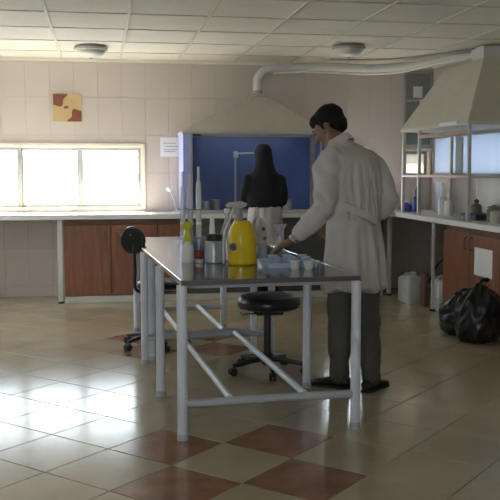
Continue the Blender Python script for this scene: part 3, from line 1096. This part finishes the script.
# ------------------------------------------------------------ things on the back worktop and inside the fume cupboard
t = thing('retort_stand', (1.44, 9.25, ZC + .012), 'grey retort stand with cross bar inside blue fume cupboard', 'stand')
obj('base', box(nb(), 1.37, 1.51, 9.19, 9.36, ZC + .012, ZC + .027, .003), 'hood_grey', t)
obj('rod', tube(nb(), [(1.44, 9.25, ZC + .02), (1.44, 9.25, 1.54)], .010, 10), 'hood_grey', t)
obj('cross_bar', tube(nb(), [(1.42, 9.236, 1.525), (1.66, 9.236, 1.53)], .009, 10), 'hood_grey', t)
obj('clamp_boss', box(nb(), 1.415, 1.465, 9.22, 9.27, 1.48, 1.55, .006), 'hood_grey', t)

t = thing('small_lamp', (.80, 9.2, ZC), 'small white lamp with round head left of fume cupboard', 'lamp')
obj('base', lathe(nb(), [(.001, ZC), (.05, ZC), (.05, ZC + .01), (.03, ZC + .022), (.001, ZC + .024)], (.80, 9.2, 0), 24), 'white_plastic', t)
obj('stem', tube(nb(), [(.80, 9.2, ZC + .02), (.775, 9.2, 1.03), (.735, 9.2, 1.13)], .006, 8), 'white_plastic', t)
b = nb()
ellip(b, (.727, 9.195, 1.15), (.033, .033, .028))
obj('head', b, 'paper', t)

def beaker(x, y, z, r, h, label, m='lab_glass', cat='beaker', nm='beaker', group='glassware on the back worktop'):
    t = thing(nm, (x, y, z), label, cat, group)
    obj('glass_body', lathe(nb(), [(.001, z), (r * .92, z), (r, z + .006), (r, z + h * .95), (r * 1.12, z + h), (r * .97, z + h * .95), (r * .95, z + .01), (r * .3, z + .008), (.001, z + .008)], (x, y, 0), 20), m, t)
    obj('contents', lathe(nb(), [(.001, z + .009), (r * .9, z + .009), (r * .9, z + h * .45), (.001, z + h * .45)], (x, y, 0), 18), 'cloudy_plastic', t)


beaker(1.10, 9.10, ZC + .012, .045, .11, 'glass beaker inside fume cupboard, nearest its left column', 'lab_glass_white')
beaker(1.22, 9.2, ZC + .012, .05, .13, 'larger glass beaker inside fume cupboard, left of retort stand', 'lab_glass_white')
beaker(2.0, 9.2, ZC + .012, .05, .12, 'glass beaker inside fume cupboard right of the woman', 'lab_glass_white')
solid('paper_stack', box(nb(), 1.02, 1.24, 8.985, 9.05, ZC + .012, ZC + .03, .002), 'paper', (1.13, 9.02, ZC + .012), 'flat white paper stack at the front of fume cupboard', 'paper')


# ------------------------------------------------------------ things on the right worktop and its shelf
def bottle(nm, x, y, z, prof, m, capm, caph, label, cat='bottle', group=None):
    t = thing(nm, (x, y, z), label, cat, group)
    obj('body', lathe(nb(), [(r, z + h) for r, h in prof], (x, y, 0), 22), m, t)
    rt, ht = prof[-2][0], prof[-1][1]
    obj('cap', lathe(nb(), [(.001, z + ht), (rt * 1.15, z + ht), (rt * 1.15, z + ht + caph * .5), (rt * .5, z + ht + caph * .7), (rt * .35, z + ht + caph), (.001, z + ht + caph)], (x, y, 0), 16), capm, t)
    return t


std = lambda r, h: [(.001, 0), (r * .95, 0), (r, .006), (r, h * .72), (r * .8, h * .82), (r * .4, h * .9), (r * .4, h), (.001, h)]
bottle('reagent_bottle', 3.36, 8.93, ZC, std(.045, .19), 'blue_liquid', 'blue_liquid', .08, 'blue bottle with tall cap at the far end of right worktop', group='bottles on the right worktop')
bottle('reagent_bottle', 3.28, 9.02, ZC, std(.06, .10), 'blue_liquid', 'white_plastic', .03, 'low blue jar beside the tall blue bottle', group='bottles on the right worktop')
bottle('wash_bottle', 3.40, 8.30, ZC, std(.045, .20), 'white_plastic', 'white_plastic', .13, 'white wash bottle with tall nozzle on right worktop', group='bottles on the right worktop')
bottle('wash_bottle', 3.40, 8.14, ZC, std(.042, .18), 'white_plastic', 'white_plastic', .08, 'shorter white wash bottle beside the tall-nozzled one', group='bottles on the right worktop')
bottle('dark_bottle', 3.50, 7.72, ZC, std(.05, .15), 'pot_green', 'black_plastic', .03, 'dark green bottle on the worktop below the canopy', group='bottles on the right worktop')
bottle('pot', 3.36, 7.05, ZC, [(.001, 0), (.05, 0), (.06, .01), (.065, .1), (.05, .12), (.001, .12)], 'pot_green', 'pot_green', .03, 'dark green pot just right of the canopy post', 'pot')
bottle('pot', 3.30, 6.90, ZC, [(.001, 0), (.04, 0), (.045, .01), (.045, .08), (.04, .09), (.001, .09)], 'beige_plastic', 'beige_plastic', .02, 'small beige pot in front of the dark green pot', 'pot')
t = thing('flat_case', (3.42, 7.45, ZC), 'flat dark case lying on the right worktop', 'box')
obj('lower_half', box(nb(), 3.30, 3.56, 7.30, 7.62, ZC, ZC + .03, .004), 'black_plastic', t)
obj('upper_half', box(nb(), 3.30, 3.56, 7.30, 7.62, ZC + .031, ZC + .055, .004), 'black_plastic', t)
solid('leaning_sheet', box(nb(), 3.52, 3.53, 8.62, 8.80, ZC, 1.22, .002), 'pale_blue', (3.525, 8.71, ZC), 'pale blue upright sheet standing on right worktop under shelf', 'sheet')


# ------------------------------------------------------------ under the right worktop
def jerrycan(x, y, w, d, h, label, rz):
    t = thing('jerrycan', (x, y, 0), label, 'jerrycan', 'white jerrycans under the worktop')
    t.rotation_euler.z = rz
    OFF[t.name] = V((0, 0, 0))
    b = nb()
    def ring(z, k, r=.03, n=5):
        hx, hy = w / 2 * k, d / 2 * k
        return [V((sx * (hx - r) + r * math.cos(a0 + PI / 2 * q / (n - 1)), sy * (hy - r) + r * math.sin(a0 + PI / 2 * q / (n - 1)), z)) for sx, sy, a0 in ((1, 1, 0), (-1, 1, PI / 2), (-1, -1, PI), (1, -1, 1.5 * PI)) for q in range(n)]
    loft(b, [ring(0, .94), ring(.012, 1), ring(h * .36, 1), ring(h * .37, .975), ring(h * .39, .975), ring(h * .40, 1), ring(h * .74, 1), ring(h * .84, .85), ring(h * .88, .6), ring(h * .885, .5)])
    obj('body', b, 'cloudy_plastic', t)
    obj('cap', lathe(nb(), [(.001, h * .88), (.028, h * .88), (.028, h * .97), (.024, h), (.001, h)], (w * .12, 0, 0), 16), 'white_plastic', t)
    obj('handle', tube(nb(), spline([(-w * .38, 0, h * .78), (-w * .34, 0, h * .93), (-w * .1, 0, h * .96), (-w * .02, 0, h * .87)], 5), .012, 10), 'cloudy_plastic', t)


jerrycan(3.14, 8.46, .19, .26, .31, 'white plastic jerrycan under the worktop, nearer the man', .1)
jerrycan(3.275, 7.90, .20, .22, .34, 'white plastic jerrycan under the worktop, nearer the bin bags', -.1)
solid('wood_offcut', box(nb(), 3.14, 3.19, 8.09, 8.20, 0, .33, .004), 'wood_dark', (3.16, 8.11, 0), 'upright dark brown board between the two jerrycans', 'board')
b = nb()
tube(b, spline([(3.40, 8.75, .012), (3.42, 8.55, .30), (3.45, 8.3, .46), (3.5, 7.95, .40), (3.55, 7.75, .60), (3.58, 7.70, .84)], 6), .010, 8)
solid('drain_hose', b, 'black_plastic', (3.4, 8.75, 0), 'dark drain hose looping under the right worktop', 'hose', smooth=60)


def bin_bag(c, r, seed, label):
    t = thing('bin_bag', c, label, 'bag', 'black bin bags on the floor')
    o = obj('bag_body', lumps(c, r, seed, .10, 5, 7, gather=.55), 'bag_black', t, 60)
    top = max(v.co.z for v in o.data.vertices) + c[2]
    obj('tied_neck', tube(nb(), [(c[0], c[1], top - .02), (c[0] + .008, c[1], top + .002), (c[0] + .03, c[1] + .01, top + .012), (c[0] + .065, c[1] + .02, top + .008)], [.03, .018, .026, .034], 10, .6), 'bag_black', o)


bin_bag((2.92, 6.73, 0), (.165, .15, .19), 1.3, 'low slumped black bin bag at the left of the pair')
bin_bag((2.93, 6.37, 0), (.19, .165, .265), 6.1, 'taller black bin bag at the right, before the cabinet door paper')


# ------------------------------------------------------------ people
def limb(bm, pts, rad, seg=14, flat=1.0, n=5):
    sp = spline(pts, n)
    rr = []
    m = len(pts) - 1
    for i in range(len(sp)):
        q = min(i / n, m - 1e-6)
        k = int(q)
        f = q - k
        rr.append(rad[k] * (1 - f) + rad[min(k + 1, m)] * f)
    tube(bm, sp, rr, seg, flat)
    ellip(bm, sp[0], (rr[0],) * 3, u=12, v=8)
    ellip(bm, sp[-1], (rr[-1] * .98,) * 3, u=12, v=8)


def hand(bm, wrist, d, palm_n, side, curl=.5, s=1.0):
    """palm with five separate fingers; d = direction of the fingers, palm_n = out of the palm, side = towards the thumb"""
    wrist, d = V(wrist), V(d).normalized()
    pn = V(palm_n)
    pn = (pn - d * pn.dot(d)).normalized()
    sd = d.cross(pn).normalized()
    if sd.dot(V(side)) < 0:
        sd = -sd
    w = .04 * s
    rings = []
    for t_, hw, ht in ((-.02, .026, .021), (.01, .030, .019), (.045, .040, .016), (.08, .042, .014), (.092, .038, .011)):
        c = wrist + d * t_ * s
        rings.append([c + sd * (hw * s * math.cos(a)) + pn * (ht * s * math.sin(a)) for a in [2 * PI * k / 14 for k in range(14)]])
    loft(bm, rings)
    for k, (off, ln) in enumerate(((.031, .070), (.010, .080), (-.011, .074), (-.031, .058))):
        p = wrist + d * (.082 * s) + sd * off * s
        ang = 0
        pts = [p - d * .015]
        q = p.copy()
        pts.append(q.copy())
        for j, fr in enumerate((.45, .32, .23)):
            ang += curl * (.9 if j == 0 else 1.1)
            q = q + (d * math.cos(ang) + pn * math.sin(ang)) * ln * fr * s
            pts.append(q.copy())
        limb(bm, pts, [.0095 * s, .0098 * s, .009 * s, .0083 * s, .007 * s], 10, n=3)
    p = wrist + d * (.025 * s) + sd * (.026 * s)
    d1 = (d * .72 + sd * .6 + pn * .35).normalized()
    d2 = (d * .9 + sd * .12 + pn * .5).normalized()
    limb(bm, [p, p + d1 * .035 * s, p + d1 * .045 * s + d2 * .028 * s, p + d1 * .047 * s + d2 * .05 * s], [.014 * s, .0115 * s, .0105 * s, .008 * s], 10, n=3)


def sect(bm, secs, f, r, seg=28, fold=None):
    """stack of ellipses: (centre, half width along r, half depth along f)"""
    rings = []
    for c, a, b_ in secs:
        ring = []
        for k in range(seg):
            t_ = 2 * PI * k / seg
            ring.append(V(c) + r * (a * math.cos(t_)) + f * (b_ * math.sin(t_)))
        rings.append(ring)
    loft(bm, rings)


def head_shape(bm, c, hf, hu, s=1.0):
    hf = V(hf).normalized()
    hu = V(hu)
    hu = (hu - hf * hu.dot(hf)).normalized()
    hr = hf.cross(hu)
    rot = Matrix((hr, hf, hu)).transposed()
    c = V(c)
    L = lambda x, y, z: c + (hr * x + hf * y + hu * z) * s
    ellip(bm, L(0, -.012, .032), (.074 * s, .094 * s, .085 * s), rot, 24, 16)       # cranium
    ellip(bm, L(0, .030, -.03), (.060 * s, .062 * s, .085 * s), rot, 20, 14)        # face
    ellip(bm, L(0, .058, -.088), (.030 * s, .032 * s, .026 * s), rot, 16, 10)       # chin
    for sx in (-1, 1):
        limb(bm, [L(sx * .056, -.005, -.045), L(sx * .042, .035, -.082), L(sx * .012, .07, -.096)], [.018 * s, .019 * s, .017 * s], 10)   # jaw
        ellip(bm, L(sx * .036, .068, -.024), (.020 * s, .018 * s, .020 * s), rot, 12, 8)     # cheek
        ellip(bm, L(sx * .030, .082, .022), (.026 * s, .012 * s, .009 * s), rot, 12, 8)      # brow
        ellip(bm, L(sx * .076, -.012, -.008), (.009 * s, .019 * s, .032 * s), rot, 12, 10)   # ear
        ellip(bm, L(sx * .031, .078, .004), (.013 * s, .010 * s, .009 * s), rot, 12, 8)      # eyelid
    limb(bm, [L(0, .086, .012), L(0, .100, -.014), L(0, .112, -.034)], [.009 * s, .011 * s, .014 * s], 10)   # nose
    ellip(bm, L(0, .086, -.060), (.024 * s, .011 * s, .007 * s), rot, 12, 8)        # lips
    ellip(bm, L(0, .084, -.070), (.020 * s, .011 * s, .007 * s), rot, 12, 8)
    return L, rot


# ---- the man in the white lab coat
fM = V((-.57, .82, 0)).normalized()
rM = V((fM.y, -fM.x, 0))
shL, elL, wrL = V((1.325, 4.99, 1.40)), V((1.292, 4.955, 1.135)), V((1.135, 5.01, .945))
shR_, elR, wrR = V((1.685, 5.225, 1.385)), V((1.755, 5.20, 1.13)), V((1.52, 5.40, 1.00))
hipL, kneeL, ankL = V((1.43, 5.04, .90)), V((1.445, 5.12, .50)), V((1.452, 5.14, .09))
hipR, kneeR, ankR = V((1.595, 5.14, .90)), V((1.61, 5.09, .50)), V((1.625, 5.045, .09))
headC = V((1.387, 5.20, 1.610))
hfM = V((-.66, .46, -.59))
b = nb()
L, rotM = head_shape(b, headC, hfM, (-.45, .35, .78), 1.0)
limb(b, [V((1.47, 5.12, 1.43)), V((1.43, 5.145, 1.51)), V((1.40, 5.175, 1.575))], [.062, .056, .054])
sect(b, [((1.50, 5.10, 1.45), .10, .07), ((1.505, 5.10, 1.38), .17, .09), ((1.51, 5.09, 1.2), .16, .095), ((1.51, 5.08, 1.05), .145, .09), ((1.51, 5.08, .90), .16, .10), ((1.51, 5.08, .84), .14, .09)], fM, rM)
limb(b, [shL, elL, wrL], [.05, .042, .03])
limb(b, [shR_, elR, wrR], [.05, .042, .03])
limb(b, [hipL, kneeL, ankL], [.075, .055, .04])
limb(b, [hipR, kneeR, ankR], [.075, .055, .04])
dL = V((-.86, .10, -.44))
hand(b, wrL + dL.normalized() * .02, dL, (-.35, .1, -.9), (.3, .9, .1), .28, 1.12)
dR = (wrR - elR)
hand(b, wrR + dR.normalized() * .02, dR + V((0, 0, -.03)), (-.7, -.5, -.4), (0, 0, 1), .55, .95)
for ank, d in ((ankL, V((-.74, .67, 0))), (ankR, V((.72, .69, 0)))):
    limb(b, [ank, ank + d * .02 + V((0, 0, -.035)), ank + d * .09 + V((0, 0, -.06))], [.034, .026, .014])
b = fuse(b, .0062, 2)
man = solid('person', b, 'skin', (1.53, 5.08, 0), 'man in long white lab coat reaching over the work table', 'person', smooth=180)

# hair
b = nb()
ellip(b, L(0, -.030, .046), (.086, .098, .084), rotM, 24, 16)
ellip(b, L(0, -.06, -.005), (.074, .058, .075), rotM, 20, 12)
ellip(b, L(0, .036, .072), (.070, .056, .046), rotM, 18, 10)
for sx in (-1, 1):
    ellip(b, L(sx * .066, .008, .022), (.018, .018, .040), rotM, 12, 8)
b = fuse(b, .007, 2, lambda p, n: .004 * noise.noise(p * 55) + .003 * noise.noise(p * 120))
obj('hair', b, 'hair', man, 180, 'short black hair')
for sx in (-1, 1):
    b = nb()
    ellip(b, L(sx * .031, .083, .004), (.0085, .0085, .0055), rotM, 12, 8)
    obj('eye', b, 'hair', man, 60)
    b = nb()
    limb(b, [L(sx * .012, .094, .028), L(sx * .030, .093, .034), L(sx * .05, .08, .028)], [.004, .005, .003], 8)
    obj('eyebrow', b, 'hair', man, 60)


def folds(p, n):
    d = 0.0
    if p.z < 1.06:                       # long vertical folds in the skirt of the coat
        k = min(1, (1.06 - p.z) / .25)
        a = math.atan2(p.y - 5.08, p.x - 1.51)
        d += k * (.015 * math.sin(a * 7 + 1.2 + 2 * noise.noise(p * 2)) + .006 * math.sin(a * 15 + p.z * 3))
    else:
        a = math.atan2(p.y - 5.08, p.x - 1.51)
        rad = math.hypot(p.x - 1.51, p.y - 5.08)
        if p.z < 1.42:                   # creases running down the back
            k = min(1, (1.42 - p.z) / .12) * (1 if rad < .20 else .35)
            d += k * (.0055 * math.sin(a * 11 + 4.5 * noise.noise(V((p.x, p.y, p.z * .5)) * 6) + p.z * 5) + .003 * math.sin(a * 25 + p.z * 9 + 3 * noise.noise(p * 5)))
        if rad > .19:                    # short wrinkles across the sleeves
            d += .0055 * math.sin(p.z * 44 + p.x * 30 - p.y * 14 + 4 * noise.noise(p * 7))
        d += .006 * noise.noise(p * 14)
    return d


b = nb()
sect(b, [((1.435, 5.135, 1.535), .066, .064), ((1.455, 5.125, 1.505), .10, .08), ((1.48, 5.115, 1.475), .165, .10), ((1.50, 5.105, 1.435), .228, .12), ((1.505, 5.10, 1.34), .235, .13), ((1.51, 5.09, 1.22), .225, .13),
         ((1.515, 5.085, 1.08), .205, .126), ((1.515, 5.08, .98), .212, .134), ((1.515, 5.075, .85), .218, .148), ((1.515, 5.075, .70), .228, .160), ((1.515, 5.075, .632), .232, .165)], fM, rM, 36)
limb(b, [shL + V((.03, .02, .012)), shL + V((-.005, -.005, -.05)), elL, wrL + V((.028, -.006, .03))], [.075, .085, .068, .056])
limb(b, [shR_ + V((-.05, -.03, .012)), shR_ + V((.004, 0, -.05)), elR, wrR], [.082, .088, .07, .056])
b = fuse(b, .010, 3, folds)
coat = obj('lab_coat', b, 'coat_white', man, 180, 'long white lab coat')
# half belt at the back of the coat
b = nb()
back = lambda t_, z, k=1.0: V((1.515, 5.082, z)) + rM * (.210 * k * math.cos(t_)) + fM * (.138 * k * math.sin(t_))
ts = [R(a) for a in range(-150, -84, 5)]
rings = []
for i, a in enumerate(ts):
    zc = 1.145 - .10 * (i / (len(ts) - 1)) ** 1.2
    rings.append([back(a, zc - .024, .95), back(a, zc - .024, 1.16), back(a, zc + .020, 1.16), back(a, zc + .020, .95)])
loft(b, rings)
obj('half_belt', b, 'coat_white', coat, 50, 'white half belt across the back')
b = nb()
nk = V((-.42, .35, .84)).normalized()
x_, y_ = frame_of(nk)
loft(b, [[V((1.437, 5.133, 1.525)) + nk * h + (x_ * math.cos(a) + y_ * math.sin(a)) * rr_ for h, rr_ in ((-.035, .083), (.008, .074), (.016, .070), (.010, .065), (-.03, .066))] for a in [2 * PI * k / 28 for k in range(28)]], close=True)
obj('collar', b, 'coat_white', coat, 60)
for z in (.93,):
    pass
# trousers
b = nb()
limb(b, [hipL + V((.02, .02, 0)), kneeL, ankL + V((0, 0, -.012))], [.098, .080, .060])
limb(b, [hipR, kneeR, ankR + V((0, 0, -.012))], [.098, .080, .058])
ellip(b, (1.51, 5.09, .90), (.16, .13, .09))
b = fuse(b, .011, 2, lambda p, n: .004 * math.sin(p.z * 30 + 4 * noise.noise(p * 5)) + .004 * noise.noise(p * 12))
obj('trousers', b, 'trousers', man, 180, 'dark grey trousers')
for ank, d in ((ankL, V((-.74, .67, 0)).normalized()), (ankR, V((.72, .69, 0)).normalized())):
    b = nb()
    sdv = V((d.y, -d.x, 0))
    rings = []
    for t_, hw, ht in ((-.075, .018, .035), (-.065, .032, .075), (-.02, .037, .085), (.05, .038, .072), (.11, .046, .052), (.16, .042, .042), (.195, .026, .030), (.203, .008, .02)):
        c = V((ank.x, ank.y, 0)) + d * t_
        rings.append([c + sdv * (hw * math.cos(a)) + V((0, 0, .012 + max(0, (ht - .012) * (.5 + .5 * math.sin(a))))) for a in [2 * PI * k / 16 for k in range(16)]])
    loft(b, rings)
    so = obj('shoe', b, 'shoe', man, 50)
    b = nb()
    rings = []
    for t_, hw in ((-.078, .012), (-.07, .032), (-.02, .038), (.05, .037), (.11, .047), (.165, .043), (.2, .026), (.208, .008)):
        c = V((ank.x, ank.y, 0)) + d * t_
        rings.append([c + sdv * hw + V((0, 0, .0)), c + sdv * hw + V((0, 0, .014)), c - sdv * hw + V((0, 0, .014)), c - sdv * hw])
    loft(b, rings)
    obj('sole', b, 'rubber', so, 50)
# wrist watch
b = nb()
wd = (wrL - elL).normalized()
wx, wy = frame_of(wd)
cw = wrL + dL.normalized() * .008
loft(b, [[cw + wd * h + (wx * math.cos(a) + wy * math.sin(a)) * rr_ for h, rr_ in ((-.008, .030), (-.008, .034), (.008, .034), (.008, .030))] for a in [2 * PI * k / 24 for k in range(24)]], close=True)
wa = obj('wristwatch', b, 'chrome', man, 50, 'shiny steel wristwatch')
cd = V((-.05, -.95, .3)).normalized()
b = nb()
tube(b, [cw + cd * .026, cw + cd * .040], .017, 18)
obj('watch_case', b, 'chrome', wa, 50)

# ---- the woman at the fume cupboard
fW = V((.08, 1, 0)).normalized()
rW = V((fW.y, -fW.x, 0))
wc = V((1.60, 8.42, 0))
hW = V((1.60, 8.50, 1.475))
sl, el, wl = V((1.445, 8.42, 1.25)), V((1.415, 8.50, 1.04)), V((1.52, 8.72, 1.02))
s2, e2, w2 = V((1.755, 8.42, 1.25)), V((1.79, 8.50, 1.04)), V((1.68, 8.72, 1.02))
b = nb()
LW, rotW = head_shape(b, hW, (.05, .95, -.30), (0, .3, .95), .93)
limb(b, [V((1.60, 8.44, 1.28)), V((1.60, 8.46, 1.36)), V((1.60, 8.48, 1.43))], [.055, .05, .05])
sect(b, [((1.6, 8.43, 1.29), .10, .07), ((1.6, 8.42, 1.22), .15, .085), ((1.6, 8.42, 1.05), .125, .08), ((1.6, 8.42, .93), .13, .085), ((1.6, 8.42, .82), .155, .10), ((1.6, 8.42, .76), .13, .09)], fW, rW)
limb(b, [sl, el, wl], [.042, .036, .026])
limb(b, [s2, e2, w2], [.042, .036, .026])
limb(b, [(1.53, 8.42, .80), (1.53, 8.43, .44), (1.53, 8.41, .08)], [.07, .05, .036])
limb(b, [(1.67, 8.42, .80), (1.67, 8.43, .44), (1.67, 8.41, .08)], [.07, .05, .036])
hand(b, wl + V((.005, .015, 0)), (wl - el), (.3, 0, -.9), (1, 0, .2), .35, .85)
hand(b, w2 + V((-.005, .015, 0)), (w2 - e2), (-.3, 0, -.9), (-1, 0, .2), .35, .85)
b = fuse(b, .0075, 2)
wom = solid('person', b, 'skin', (1.60, 8.42, 0), 'woman in black headscarf standing at the blue fume cupboard', 'person', smooth=180)
# headscarf
b = nb()
ellip(b, LW(0, -.028, .030), (.088, .104, .100), rotW, 24, 16)
sect(b, [((1.6, 8.47, 1.50), .086, .085), ((1.6, 8.45, 1.42), .090, .088), ((1.6, 8.43, 1.35), .108, .092), ((1.6, 8.42, 1.28), .165, .108), ((1.6, 8.42, 1.20), .185, .118), ((1.6, 8.42, 1.15), .17, .11)], fW, rW, 32)
b = fuse(b, .009, 4, lambda p, n: .006 * noise.noise(V((p.x * 14, p.y * 14, p.z * 4))))
obj('headscarf', b, 'black_cloth', wom, 180, 'black headscarf falling over the shoulders')
b = nb()
sect(b, [((1.6, 8.42, 1.29), .12, .085), ((1.6, 8.42, 1.22), .185, .115), ((1.6, 8.42, 1.1), .18, .12), ((1.6, 8.42, 1.02), .175, .122), ((1.6, 8.42, .985), .165, .115)], fW, rW, 32)
limb(b, [sl, el, wl], [.062, .056, .045])
limb(b, [s2, e2, w2], [.062, .056, .045])
b = fuse(b, .010, 3, lambda p, n: .006 * noise.noise(p * 12))
obj('jacket', b, 'black_cloth', wom, 180, 'black waist-length top')
b = nb()
sect(b, [((1.605, 8.42, 1.01), .155, .108), ((1.605, 8.42, .93), .165, .118), ((1.605, 8.42, .80), .185, .135), ((1.605, 8.42, .60), .195, .145), ((1.605, 8.42, .52), .20, .15)], fW, rW, 32)
b = fuse(b, .011, 2, lambda p, n: .004 * math.sin(math.atan2(p.y - 8.42, p.x - 1.6) * 9 + 2 * noise.noise(p * 3)))
obj('coat_skirt', b, 'coat_white', wom, 180, 'white lab coat below the waist')
b = nb()
limb(b, [(1.53, 8.42, .80), (1.53, 8.43, .44), (1.53, 8.41, .06)], [.09, .075, .065])
limb(b, [(1.67, 8.42, .80), (1.67, 8.43, .44), (1.67, 8.41, .06)], [.09, .075, .065])
b = fuse(b, .012, 2)
obj('trousers', b, 'black_cloth', wom, 180, 'black trousers')
for x in (1.53, 1.67):
    b = nb()
    rings = []
    for t_, hw, ht in ((-.065, .018, .03), (-.055, .028, .06), (0, .033, .068), (.07, .038, .05), (.13, .036, .036), (.165, .02, .025), (.172, .006, .018)):
        c = V((x, 8.41 + t_, 0))
        rings.append([c + V((hw * math.cos(a), 0, max(0, ht * (.5 + .5 * math.sin(a))))) for a in [2 * PI * k / 14 for k in range(14)]])
    loft(b, rings)
    obj('shoe', b, 'shoe', wom, 50)
